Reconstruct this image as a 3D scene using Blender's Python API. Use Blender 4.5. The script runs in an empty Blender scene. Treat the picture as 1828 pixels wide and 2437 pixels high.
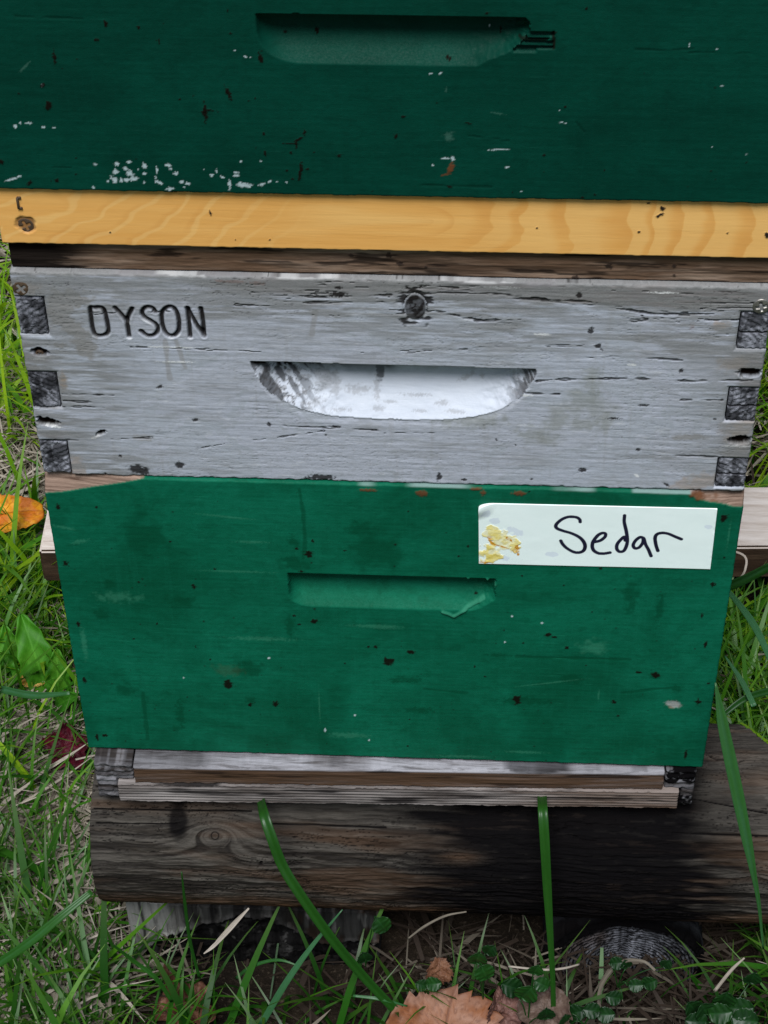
import bpy, bmesh, math, random
import numpy as np
from mathutils import Vector, Matrix

S = bpy.context.scene
COL = S.collection
R = math.radians

# ------------------------------------------------------------------ camera
CR = np.array([0.9987034307651773, 0.050057590960215184, -0.009257157507809114])
CU = np.array([-0.026496933912303452, 0.6664330031291705, 0.745093930208455])
CF = np.array([-0.04346688246368294, 0.7438825780507934, -0.6668952992797248])
CC = np.array([0.04483934125229778, -0.839981584724838, 0.9757868916308744])
FPX, PW, PH = 4509.82, 1828.0, 2437.0
cam_d = bpy.data.cameras.new('camera')
cam = bpy.data.objects.new('camera', cam_d)
COL.objects.link(cam)
m = Matrix.Identity(4)
for k in range(3):
    m[k][0], m[k][1], m[k][2], m[k][3] = CR[k], CU[k], -CF[k], CC[k]
cam.matrix_world = m
cam_d.sensor_fit = 'HORIZONTAL'
cam_d.sensor_width = 36.0
cam_d.lens = FPX / PW * 36.0
cam_d.clip_start = 0.02
cam_d.clip_end = 500
S.camera = cam

# ------------------------------------------------------------------ sky, sun, exposure
SUN_EL, SUN_AZ = 62.0, 187.0         # bright overcast, lightest high up on the camera's side
world = bpy.data.worlds.new('World')
S.world = world
world.use_nodes = True
wn = world.node_tree
sky = wn.nodes.new('ShaderNodeTexSky')
sky.sky_type = 'NISHITA'
sky.sun_disc = False
sky.sun_elevation = R(SUN_EL)
sky.sun_rotation = R(SUN_AZ)
sky.air_density = 0.8
sky.dust_density = 2.0
sky.ozone_density = 0.6
bg = wn.nodes['Background']
wn.links.new(sky.outputs[0], bg.inputs[0])
bg.inputs[1].default_value = 0.05
sun_d = bpy.data.lights.new('sun', 'SUN')
sun_d.energy = 3.2
sun_d.angle = R(28)
sun_d.color = (0.94, 0.97, 1.0)
sun = bpy.data.objects.new('sun', sun_d)
COL.objects.link(sun)
sv = Vector((math.sin(R(SUN_AZ)) * math.cos(R(SUN_EL)), math.cos(R(SUN_AZ)) * math.cos(R(SUN_EL)), math.sin(R(SUN_EL))))
sun.rotation_euler = sv.to_track_quat('Z', 'Y').to_euler()
sun.location = sv * 8
S.view_settings.view_transform = 'Standard'
S.view_settings.look = 'None'
S.view_settings.exposure = 0.6
S.view_settings.gamma = 1.0
S.render.engine = 'CYCLES'
S.cycles.max_bounces = 8
S.cycles.transparent_max_bounces = 8
S.cycles.use_denoising = True

# ------------------------------------------------------------------ measuring the photograph
def ray(px, py):
    return CF + CR * (px - PW / 2) / FPX - CU * (py - PH / 2) / FPX

def on_y(px, py, Y=0.0):
    d = ray(px, py)
    return CC + d * ((Y - CC[1]) / d[1])

def on_z(px, py, Z):
    d = ray(px, py)
    return CC + d * ((Z - CC[2]) / d[2])

def F(px, py):                       # point of the hive's front face, millimetres
    p = on_y(px, py)
    return p[0] * 1000, p[2] * 1000

# ------------------------------------------------------------------ noise
_rng = np.random.default_rng(11)
_T = _rng.random((512, 512))

def vn(x, y, s=0):
    x = np.asarray(x, float) + s * 37.31
    y = np.asarray(y, float) + s * 17.77
    xi = np.floor(x).astype(np.int64)
    yi = np.floor(y).astype(np.int64)
    fx, fy = x - xi, y - yi
    fx = fx * fx * (3 - 2 * fx)
    fy = fy * fy * (3 - 2 * fy)
    a, b = xi & 511, yi & 511
    a1, b1 = (xi + 1) & 511, (yi + 1) & 511
    return (_T[b, a] * (1 - fx) + _T[b, a1] * fx) * (1 - fy) + (_T[b1, a] * (1 - fx) + _T[b1, a1] * fx) * fy

def fbm(x, y, octv=4, s=0):
    t, amp, tot = 0.0, 1.0, 0.0
    for k in range(octv):
        t = t + amp * vn(np.asarray(x) * 2 ** k, np.asarray(y) * 2 ** k, s + k * 3)
        tot += amp
        amp *= 0.5
    return t / tot

def ss(a, b, x):
    t = np.clip((x - a) / (b - a), 0, 1)
    return t * t * (3 - 2 * t)

# ------------------------------------------------------------------ objects
def tag(o, label=None, cat=None, group=None, kind=None):
    if label: o['label'] = label
    if cat: o['category'] = cat
    if group: o['group'] = group
    if kind: o['kind'] = kind
    return o

def thing(name, label, cat, loc=(0, 0, 0), group=None):
    o = bpy.data.objects.new(name, None)
    o.empty_display_size = 0.05
    COL.objects.link(o)
    o.location = loc
    return tag(o, label, cat, group)

def link(name, me, mat, parent=None, smooth=True):
    o = bpy.data.objects.new(name, me)
    COL.objects.link(o)
    if mat: me.materials.append(mat)
    if smooth: me.polygons.foreach_set('use_smooth', [True] * len(me.polygons))
    if parent:
        o.parent = parent
        o.matrix_parent_inverse = Matrix.Translation(-Vector(parent.location)) if parent.parent is None and parent.type == 'EMPTY' else Matrix.Identity(4)
    return o

def mesh_np(name, V, quads, attrs=None, tris=None):
    me = bpy.data.meshes.new(name)
    V = np.asarray(V, np.float32)
    nq = 0 if quads is None else len(quads)
    nt = 0 if tris is None else len(tris)
    me.vertices.add(len(V))
    me.vertices.foreach_set('co', V.ravel())
    loops = []
    if nq: loops.append(np.asarray(quads, np.int32).ravel())
    if nt: loops.append(np.asarray(tris, np.int32).ravel())
    loops = np.concatenate(loops)
    me.loops.add(len(loops))
    me.loops.foreach_set('vertex_index', loops)
    me.polygons.add(nq + nt)
    st = np.concatenate([np.arange(nq) * 4, nq * 4 + np.arange(nt) * 3]).astype(np.int32)
    me.polygons.foreach_set('loop_start', st)
    for k, a in (attrs or {}).items():
        at = me.attributes.new(k, 'FLOAT', 'POINT')
        at.data.foreach_set('value', np.asarray(a, np.float32).ravel())
    me.update(calc_edges=True)
    me.validate()
    return me

def grid_quads(nz, nx, wrap=False):
    j, i = np.meshgrid(np.arange(nz - 1), np.arange(nx if wrap else nx - 1), indexing='ij')
    i1 = (i + 1) % nx
    return np.stack([j * nx + i, j * nx + i1, (j + 1) * nx + i1, (j + 1) * nx + i], -1).reshape(-1, 4)

class Face:
    """a board's front face as a relief: depth (mm, into the wood) and surface masks on an x-z grid (mm)"""
    def __init__(s, x0, x1, z0, z1, step=0.6):
        s.x = np.linspace(x0, x1, int(round((x1 - x0) / step)) + 1)
        s.z = np.linspace(z0, z1, int(round((z1 - z0) / step)) + 1)
        s.X, s.Z = np.meshgrid(s.x, s.z)
        s.D = np.zeros_like(s.X)
        s.m = {}
        s.x0, s.x1, s.z0, s.z1 = x0, x1, z0, z1

    def mask(s, k):
        if k not in s.m: s.m[k] = np.zeros_like(s.X)
        return s.m[k]

    def win(s, xa, xb, za, zb):
        i0, i1 = np.searchsorted(s.x, [xa, xb])
        j0, j1 = np.searchsorted(s.z, [za, zb])
        return (slice(j0, j1), slice(i0, i1))

    def spot(s, k, px, py, w, h, ang=0.0, amp=1.0, rag=0.5, soft=0.25, depth=0.0, seed=0):
        x, z = F(px, py)
        kx = F(px + 1, py)[0] - x
        kz = z - F(px, py + 1)[1]
        a, b = max(w * .5 * kx, .35), max(h * .5 * kz, .35)
        r_ = max(a, b) * (1.3 + rag)
        q = s.win(x - r_, x + r_, z - r_, z + r_)
        X, Z = s.X[q], s.Z[q]
        if X.size == 0: return
        c, sn = math.cos(R(ang)), math.sin(R(ang))
        u = (X - x) * c + (Z - z) * sn
        v = -(X - x) * sn + (Z - z) * c
        fr = 1.6 / min(max(min(a, b), .7), 12)
        d = np.hypot(u / a, v / b) + rag * (fbm(X * fr + px, Z * fr + py, 3, seed) - .5) * 2
        t = amp * (1 - ss(1 - soft, 1 + soft, d))
        if k:
            mk = s.mask(k)
            mk[q] = np.maximum(mk[q], t)
        if depth: s.D[q] += depth * t

    def dist(s, pts, pad):
        """distance (mm) to a polyline given in millimetres, inside its padded window"""
        P = np.array(pts, float)
        q = s.win(P[:, 0].min() - pad, P[:, 0].max() + pad, P[:, 1].min() - pad, P[:, 1].max() + pad)
        X, Z = s.X[q], s.Z[q]
        best = np.full(X.shape, 1e9)
        for (xa, za), (xb, zb) in zip(P[:-1], P[1:]):
            dx, dz = xb - xa, zb - za
            L = dx * dx + dz * dz + 1e-9
            t = np.clip(((X - xa) * dx + (Z - za) * dz) / L, 0, 1)
            best = np.minimum(best, np.hypot(X - xa - t * dx, Z - za - t * dz))
        return q, best

    def line(s, k, pts_px, width, amp=1.0, depth=0.0, wob=0.0, brk=0.0, seed=0):
        P = [F(*p) for p in pts_px]
        q, d = s.dist(P, width * 2 + wob * 2 + 1)
        if d.size == 0: return
        X, Z = s.X[q], s.Z[q]
        if wob: d = np.abs(d + wob * (fbm(X * .12, Z * .12, 3, seed) - .5) * 2)
        t = amp * (1 - ss(width * .35, width * .75, d))
        if brk: t = t * ss(brk - .1, brk + .1, fbm(X * .15, Z * .5, 2, seed + 5))
        if k:
            mk = s.mask(k)
            mk[q] = np.maximum(mk[q], t)
        if depth: s.D[q] += depth * t

    def round_edges(s, r=1.5, rag=0.4, seed=0):
        e = np.minimum(np.minimum(s.X - s.x0, s.x1 - s.X), np.minimum(s.Z - s.z0, s.z1 - s.Z))
        e = e + rag * (fbm(s.X * .25, s.Z * .25, 3, seed) - .5) * 2
        t = np.clip(r - np.clip(e, 0, None), 0, r)
        s.D += r - np.sqrt(np.maximum(r * r - t * t, 0))

    def build(s, name, mat, parent, y0, thick, axis='y', extra_dz=0.0):
        nz, nx = s.X.shape
        V = np.stack([s.X / 1000, y0 + s.D / 1000, s.Z / 1000], -1).reshape(-1, 3)
        ring = np.concatenate([np.arange(nx), np.arange(1, nz) * nx + nx - 1, (nz - 1) * nx + np.arange(nx - 2, -1, -1), np.arange(nz - 2, 0, -1) * nx])
        B = V[ring].copy()
        B[:, 1] = y0 + thick
        n0 = len(V)
        n = len(ring)
        a = np.arange(n)
        b = (a + 1) % n
        # own copies of the rim, so the edge of the board shades crisply
        side = np.stack([ring[b], ring[a], n0 + a, n0 + b], -1)
        back_c = len(V) + n
        V2 = np.vstack([V, B, [[B[:, 0].mean(), y0 + thick, B[:, 2].mean()]]])
        tris = np.stack([n0 + b, n0 + a, np.full(n, back_c)], -1)
        at = {k: np.concatenate([v.ravel(), v.ravel()[ring], [0]]) for k, v in s.m.items()}
        me = mesh_np(name, V2, np.vstack([grid_quads(nz, nx), side]), at, tris)
        o = link(name, me, mat, parent)
        return o

def box(name, mat, parent, x0, x1, y0, y1, z0, z1, bev=0.0015, rot=0.0, piv=None):
    bm = bmesh.new()
    bmesh.ops.create_cube(bm, size=1)
    for v in bm.verts:
        v.co = Vector((x0 + (v.co.x + .5) * (x1 - x0), y0 + (v.co.y + .5) * (y1 - y0), z0 + (v.co.z + .5) * (z1 - z0)))
    if bev: bmesh.ops.bevel(bm, geom=bm.edges[:], offset=bev, segments=2, affect='EDGES')
    if rot: bmesh.ops.rotate(bm, verts=bm.verts, cent=piv, matrix=Matrix.Rotation(rot, 3, 'Z'))
    me = bpy.data.meshes.new(name)
    bm.to_mesh(me)
    bm.free()
    return link(name, me, mat, parent, smooth=False)

# ------------------------------------------------------------------ materials
class Mat:
    def __init__(s, name, rough=0.6, spec=0.4):
        s.mat = bpy.data.materials.new(name)
        s.mat.use_nodes = True
        s.nt = s.mat.node_tree
        s.bsdf = s.nt.nodes['Principled BSDF']
        s.bsdf.inputs['Roughness'].default_value = rough
        s.bsdf.inputs['Specular IOR Level'].default_value = spec
        s.tc = s.nt.nodes.new('ShaderNodeTexCoord')

    def L(s, a, b): s.nt.links.new(a, b)

    def noise(s, scale=(1, 1, 1), detail=4, rough=.55, dist=0.0, off=0.0):
        mp = s.nt.nodes.new('ShaderNodeMapping')
        s.L(s.tc.outputs['Object'], mp.inputs[0])
        mp.inputs['Scale'].default_value = scale
        mp.inputs['Location'].default_value = (off, off * .7, off * 1.3)
        n = s.nt.nodes.new('ShaderNodeTexNoise')
        n.inputs['Scale'].default_value = 1
        n.inputs['Detail'].default_value = detail
        n.inputs['Roughness'].default_value = rough
        n.inputs['Distortion'].default_value = dist
        s.L(mp.outputs[0], n.inputs['Vector'])
        return n.outputs[0]

    def attr(s, k):
        a = s.nt.nodes.new('ShaderNodeAttribute')
        a.attribute_name = k
        return a.outputs['Fac']

    def ramp(s, fac, stops):
        r = s.nt.nodes.new('ShaderNodeValToRGB')
        s.L(fac, r.inputs[0])
        e = r.color_ramp.elements
        while len(e) < len(stops): e.new(.5)
        for k, (p, c) in enumerate(stops):
            e[k].position = p
            e[k].color = (c, c, c, 1) if isinstance(c, (int, float)) else tuple(c) + (1,)
        return r.outputs[0]

    def math(s, op, a, b=None, clamp=False):
        n = s.nt.nodes.new('ShaderNodeMath')
        n.operation = op
        n.use_clamp = clamp
        for k, v in enumerate((a, b)):
            if v is None: continue
            if isinstance(v, (int, float)): n.inputs[k].default_value = v
            else: s.L(v, n.inputs[k])
        return n.outputs[0]

    def mix(s, fac, a, b, mode='MIX'):
        n = s.nt.nodes.new('ShaderNodeMix')
        n.data_type = 'RGBA'
        n.blend_type = mode
        n.clamp_factor = True
        if isinstance(fac, (int, float)): n.inputs[0].default_value = fac
        else: s.L(fac, n.inputs[0])
        for k, v in ((6, a), (7, b)):
            if isinstance(v, tuple): n.inputs[k].default_value = v + (1,)
            else: s.L(v, n.inputs[k])
        return n.outputs[2]

    def color(s, c):
        if isinstance(c, tuple): s.bsdf.inputs['Base Color'].default_value = c + (1,)
        else: s.L(c, s.bsdf.inputs['Base Color'])

    def rough(s, r): s.L(r, s.bsdf.inputs['Roughness'])

    def bump(s, h, strength=.3, dist=.001):
        b = s.nt.nodes.new('ShaderNodeBump')
        b.inputs['Strength'].default_value = strength
        b.inputs['Distance'].default_value = dist
        s.L(h, b.inputs['Height'])
        s.L(b.outputs[0], s.bsdf.inputs['Normal'])

def paint_mat(name, base, light, dark, spec=.07, r0=.5, r1=.75):
    M = Mat(name, .5, spec)
    br = M.noise((30, 30, 420), 6, .7, .5)                # brush strokes along the board
    vs = M.noise((340, 340, 24), 4, .6, .2, 6.5)          # faint runs down the board
    bl = M.noise((11, 11, 15), 6, .65, .6, 3.1)           # broad patches
    mot = M.noise((90, 90, 130), 5, .7, .4, 8.2)
    fine = M.noise((900, 900, 1200), 3, .65)
    c = M.mix(M.math('MULTIPLY', M.ramp(br, [(.32, 0.), (.70, 1.)]), .38), base, light)
    c = M.mix(M.math('MULTIPLY', M.ramp(M.noise((200, 200, 260), 5, .7, .3, 15.), [(.45, 0.), (.68, 1.)]), .35), c, light)
    c = M.mix(M.math('MULTIPLY', M.ramp(bl, [(.40, 0.), (.66, 1.)]), .65), c, dark)
    c = M.mix(M.math('MULTIPLY', M.ramp(mot, [(.50, 0.), (.72, 1.)]), .45), c, dark)
    c = M.mix(M.math('MULTIPLY', M.ramp(vs, [(.52, 0.), (.72, 1.)]), .14), c, light)
    c = M.mix(M.math('MULTIPLY', M.ramp(fine, [(.5, 0.), (.75, 1.)]), .3), c, dark)
    c = M.mix(M.math('MULTIPLY', M.ramp(M.noise((60, 60, 900), 4, .7, 0, 9), [(.62, 0.), (.75, 1.)]), .25), c, tuple(v * 1.5 + .01 for v in light))
    c = M.mix(M.math('MULTIPLY', M.attr('stain'), .75), c, dark)
    c = M.mix(M.math('MULTIPLY', M.attr('scuff'), .55), c, tuple(min(1, v * 2.2 + .05) for v in base))
    bare = M.mix(M.ramp(M.noise((25, 25, 520), 6, .72, .4), [(.33, 0.), (.66, 1.)]), (.055, .03, .02), (.31, .215, .165))
    c = M.mix(M.attr('bare'), c, bare)
    c = M.mix(M.attr('chip_glint'), c, (.42, .50, .51))
    c = M.mix(M.attr('speck'), c, (.007, .004, .003))
    c = M.mix(M.attr('rust'), c, (.105, .042, .018))
    M.color(c)
    M.L(M.math('MULTIPLY', M.math('SUBTRACT', 1.0, M.math('ADD', M.attr('speck'), M.attr('rust')), True), spec), M.bsdf.inputs['Specular IOR Level'])
    M.rough(M.math('ADD', M.ramp(fine, [(.3, r0), (.7, r1)]), M.math('MULTIPLY', M.attr('bare'), .3), True))
    M.bump(M.math('ADD', M.math('ADD', M.math('MULTIPLY', br, .4), M.math('MULTIPLY', mot, .8)), M.math('MULTIPLY', fine, .4)), .35, .0006)
    return M.mat

def wood_mat(name, c_lo, c_mid, c_hi, axis='x', rough=.8, spec=.2, fine=1.0, black=(.0035, .0032, .0035)):
    M = Mat(name, rough, spec)
    sc = {'x': (19, 190, 190), 'y': (190, 19, 190), 'z': (190, 190, 19)}[axis]
    sc2 = {'x': (110, 900, 900), 'y': (900, 110, 900), 'z': (900, 900, 110)}[axis]
    g = M.noise(sc, 6, .62, .6)
    g2 = M.noise(sc2, 4, .6)
    f = M.math('ADD', M.math('MULTIPLY', g, .6), M.math('MULTIPLY', g2, .4))
    c = M.mix(M.ramp(f, [(.33, 0.), (.52, .6), (.68, 1.)]), c_lo, c_mid)
    c = M.mix(M.ramp(M.noise(tuple(v * .45 for v in sc), 5, .6, .5, 5.5), [(.45, 0.), (.7, 1.)]), c, c_hi)
    gr = M.attr('grain')
    c = M.mix(M.math('MULTIPLY', gr, .8), c, c_lo)
    c = M.mix(M.math('MULTIPLY', M.attr('pale'), M.ramp(M.noise(tuple(v * 1.6 for v in sc), 5, .7, .5, 11.), [(.36, .25), (.56, 1.)])), c, c_hi)
    c = M.mix(M.attr('brown'), c, (.075, .038, .018))
    c = M.mix(M.attr('dark'), c, black)
    c = M.mix(M.attr('chip_glint'), c, (.62, .60, .56))
    c = M.mix(M.attr('rust'), c, (.16, .045, .015))
    c = M.mix(M.attr('speck'), c, (.014, .008, .006))
    M.color(c)
    M.L(M.math('MULTIPLY', M.math('SUBTRACT', 1.0, M.attr('dark'), True), spec), M.bsdf.inputs['Specular IOR Level'])
    M.bump(f, .6 * fine, .0012)
    return M.mat

def plain_mat(name, col, rough=.5, metal=0.0, spec=.4, var=None):
    M = Mat(name, rough, spec)
    M.bsdf.inputs['Metallic'].default_value = metal
    n = M.noise((400, 400, 400), 4, .6)
    M.color(M.mix(n, col, var or tuple(v * .55 for v in col)))
    M.bump(n, .3, .0004)
    return M.mat

MT = {}
MT['green_top'] = paint_mat('shaded_green_paint', (.0005, .037, .0225), (.0012, .050, .033), (.0002, .022, .0135))  # green paint darkened: shade on the upper box put into its colour
MT['green_low'] = paint_mat('green_paint', (.0016, .094, .048), (.006, .135, .078), (.0006, .044, .019))
MT['pine'] = None

def grey_paint():
    M = Mat('weathered_grey_paint', .62, .35)
    br = M.noise((24, 24, 330), 6, .72, .6)
    bl = M.noise((9, 9, 12), 6, .65, .7, 2.2)
    mot = M.noise((40, 40, 190), 6, .75, .6, 5.1)
    vs = M.noise((260, 260, 18), 5, .62, .3, 1.4)
    fine = M.noise((900, 900, 1400), 4, .7)
    c = M.mix(M.ramp(br, [(.34, 0.), (.62, 1.)]), (.318, .340, .385), (.365, .388, .44))
    c = M.mix(M.math('MULTIPLY', M.ramp(bl, [(.42, 0.), (.62, 1.)]), .6), c, (.27, .288, .295))
    c = M.mix(M.math('MULTIPLY', M.ramp(bl, [(.52, 0.), (.40, 1.)]), .5), c, (.39, .405, .47))
    c = M.mix(M.math('MULTIPLY', M.ramp(mot, [(.52, 0.), (.70, 1.)]), .45), c, (.23, .235, .235))
    c = M.mix(M.math('MULTIPLY', M.ramp(M.noise((190, 190, 260), 5, .72, .4, 18.), [(.50, 0.), (.70, 1.)]), .40), c, (.22, .225, .23))
    c = M.mix(M.math('MULTIPLY', M.ramp(vs, [(.55, 0.), (.74, 1.)]), .35), c, (.25, .25, .25))
    c = M.mix(M.math('MULTIPLY', M.ramp(fine, [(.52, 0.), (.74, 1.)]), .35), c, (.20, .20, .21))
    c = M.mix(M.math('MULTIPLY', M.ramp(M.noise((55, 55, 620), 5, .75, .4, 7), [(.60, 0.), (.69, 1.)]), .5), c, (.12, .115, .105))
    c = M.mix(M.math('MULTIPLY', M.ramp(M.noise((60, 60, 300), 5, .7, .4, 12), [(.60, 0.), (.68, 1.)]), .4), c, (.52, .53, .55))
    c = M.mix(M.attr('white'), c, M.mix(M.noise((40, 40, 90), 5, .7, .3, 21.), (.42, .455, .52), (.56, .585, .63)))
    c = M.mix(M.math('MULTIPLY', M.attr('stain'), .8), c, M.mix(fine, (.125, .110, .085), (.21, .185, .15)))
    c = M.mix(M.math('MULTIPLY', M.attr('moss'), .6), c, (.14, .145, .095))
    bare = M.mix(M.noise((14, 14, 420), 6, .7, .4, 4), (.055, .05, .046), (.23, .21, .195))
    c = M.mix(M.attr('bare'), c, bare)
    tan = M.mix(M.noise((30, 30, 420), 5, .65), (.16, .10, .06), (.42, .32, .23))
    c = M.mix(M.attr('tan'), c, tan)
    c = M.mix(M.attr('chip_glint'), c, (.70, .70, .68))
    c = M.mix(M.attr('rust'), c, (.17, .05, .025))
    M.L(M.math('MULTIPLY', M.math('SUBTRACT', 1.0, M.math('ADD', M.attr('speck'), M.attr('crack')), True), .25), M.bsdf.inputs['Specular IOR Level'])
    c = M.mix(M.math('MULTIPLY', M.attr('edge_tone'), .8), c, M.mix(fine, (.10, .10, .098), (.24, .24, .235)))
    c = M.mix(M.attr('crack'), c, (.008, .006, .005))
    c = M.mix(M.attr('speck'), c, (.006, .004, .003))
    M.color(c)
    M.bump(M.math('ADD', M.math('ADD', M.math('MULTIPLY', br, .7), M.math('MULTIPLY', mot, .6)), M.math('MULTIPLY', fine, .35)), .4, .0007)
    return M.mat

MT['grey'] = grey_paint()
MT['old_brown'] = wood_mat('weathered_brown_wood', (.045, .026, .016), (.19, .12, .078), (.33, .24, .18))
MT['grey_wood'] = wood_mat('weathered_grey_wood', (.016, .013, .012), (.065, .054, .05), (.27, .265, .285))
MT['strip'] = wood_mat('ridged_pale_wood', (.016, .012, .010), (.125, .105, .095), (.29, .26, .245))
MT['log'] = wood_mat('weathered_log_wood', (.006, .0042, .003), (.024, .0185, .013), (.068, .060, .050), fine=2.2)
MT['timber'] = wood_mat('grey_timber', (.03, .027, .024), (.12, .115, .108), (.26, .25, .235), axis='z', fine=1.2)
MT['beam'] = wood_mat('pale_sawn_wood', (.36, .29, .24), (.56, .49, .43), (.66, .60, .55), fine=.6)
MT['beam_side'] = MT['beam']
MT['endgrain'] = wood_mat('dark_end_grain', (.02, .02, .022), (.095, .097, .112), (.27, .275, .31), axis='z', fine=1.5)
MT['inside'] = wood_mat('pine_inside', (.30, .21, .12), (.42, .31, .19), (.48, .37, .24), fine=.4)
MT['metal'] = plain_mat('dull_steel', (.30, .28, .25), .45, .8)
MT['rusty'] = plain_mat('rusty_steel', (.13, .085, .05), .65, .5, var=(.05, .03, .02))

# pine
M = Mat('fresh_pine', .48, .35)
f1 = M.noise((8, 130, 130), 5, .6, .3)
f2 = M.noise((60, 900, 900), 3, .6)
c = M.mix(M.ramp(f1, [(.3, 0.), (.7, 1.)]), (.66, .32, .075), (.75, .405, .115))
c = M.mix(M.math('MULTIPLY', M.attr('grain'), .26), c, (.52, .20, .035))
c = M.mix(M.math('MULTIPLY', M.attr('pale'), .5), c, (.80, .52, .19))
c = M.mix(M.math('MULTIPLY', f2, .16), c, (.40, .20, .07))
c = M.mix(M.attr('rust'), c, (.17, .075, .03))
c = M.mix(M.attr('speck'), c, (.014, .008, .006))
M.color(c)
M.bump(M.math('ADD', f1, f2), .15, .0005)
MT['pine'] = M.mat

# ------------------------------------------------------------------ hive boxes
DEPTH = 0.505
HW = 206.5

def close_box(parent, z0, z1, mat, y0, hw=HW / 1000, thick=.019, back=True, depth=DEPTH):
    for sx in (-1, 1):
        a, b = sorted((sx * hw, sx * (hw - thick)))
        box('side_panel', mat, parent, a, b, y0 + thick + .0003, y0 + depth - thick - .0003, z0, z1)
    box('back_panel', mat, parent, -hw, hw, y0 + depth - thick, y0 + depth, z0, z1)

def brush(f, amp=.10, seed=0):
    f.D += .6 * amp * (fbm(f.X * .02, f.Z * .55, 4, seed) - .5) * 2 + .06 * (fbm(f.X * .35, f.Z * .5, 3, seed + 4) - .5) * 2

def specks(f, n, seed, size=(.5, 1.3), tall=1.0, zr=None, amp=.9, k='speck', d=-.15):
    g = np.random.default_rng(seed)
    for _ in range(n):
        x, z = g.uniform(f.x0 + 4, f.x1 - 4), g.uniform(*(zr or (f.z0 + 3, f.z1 - 3)))
        a = g.uniform(*size)
        b = a * g.uniform(.6, 1.3) * tall
        q = f.win(x - 3 * a, x + 3 * a, z - 3 * b, z + 3 * b)
        dd = np.hypot((f.X[q] - x) / a, (f.Z[q] - z) / b) + .7 * (fbm(f.X[q] * 1.2, f.Z[q] * 1.2, 2, seed) - .5)
        t = g.uniform(.4, 1) * amp * (1 - ss(.7, 1.1, dd))
        mk = f.mask(k)
        mk[q] = np.maximum(mk[q], t)
        f.D[q] += d * t

# --- upper green box
Z_TOP0, Z_TOP1 = 443.5, 687.0
top = thing('hive_box', 'shaded green hive box at the top with splintered handhold and white paint chips', 'hive box', (0, .25, Z_TOP0 / 1000))
f = Face(-HW - 1, HW + 1, Z_TOP0, Z_TOP1, .6)
brush(f, .12, 1)
f.round_edges(1.2, .5, 2)
X, Z = f.X, f.Z
xl, zt = F(612, 28)
xr = F(1256, 40)[0]
zt_line = zt + (X - xl) * (F(1256, 39)[1] - zt) / (xr - xl) + .35 * (fbm(X * .12, X * 0, 2, 5) - .5)
H = zt - F(900, 149)[1]
dl = X - xl + .4
dr = (xr - X) + 2.6 * (fbm(X * .1, Z * .28, 4, 8) - .5) * 2
zlow = zt_line - H + 16 * (1 - np.sqrt(np.clip(1 - (np.clip(22 - dl, 0, 22) / 22) ** 2, 0, 1)))
zlow = zlow + np.clip((27 - dr) / 27, 0, 1) ** 1.3 * H * .55
zlow = zlow + np.where(dr < 30, .9 * (fbm(X * .5, Z * .3, 3, 4) - .5) * 2, 0)
t = np.clip((zt_line - Z) / (zt_line - zlow + 1e-6), -1, 2)
inside = (t > 0) & (t < 1) & (dl > 0) & (dr > 0)
ends = np.clip(dl / 15, 0, 1)
ends = np.sqrt(1 - (1 - ends) ** 2) * np.clip(.55 + dr / 14, 0, 1)
prof = 12.0 * np.clip(1 - np.clip(t, 0, 1) ** 2.7, 0, 1) * ends
rough_end = np.clip(1 - dr / 16, 0, 1) * 2.0 * (fbm(X * .35, Z * .8, 4, 9) - .5) * 2
f.D += np.where(inside, np.maximum(prof + rough_end * (t < .97), 0), 0)
# splinters torn out to the right of the handhold
for (xa, ya, xb, yb, dep) in ((1248, 70, 1318, 84, 3.0), (1240, 84, 1306, 92, 5.5), (1246, 92, 1316, 103, 3.6), (1240, 103, 1316, 112, 5.0), (1236, 112, 1276, 119, 2.6)):
    (x1, z1), (x2, z2) = F(xa, ya), F(xb, yb)
    lim = x2 + .8 * (fbm(X * 0, Z * 1.5, 2, 12) - .5) * 2
    g = (X > x1 - 3) & (X < lim) & (Z < z1) & (Z > z2)
    f.D += np.where(g & ~inside, dep + .7 * (fbm(X * .12, Z * 2, 3, 13) - .5) * 2 - .02 * (X - x1), 0)
f.line('speck', [(1318, 72), (1318, 112)], 1.0, .9, .8, .5)
f.line('speck', [(1236, 91), (1300, 94)], .9, .8, .8, .4)
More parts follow.
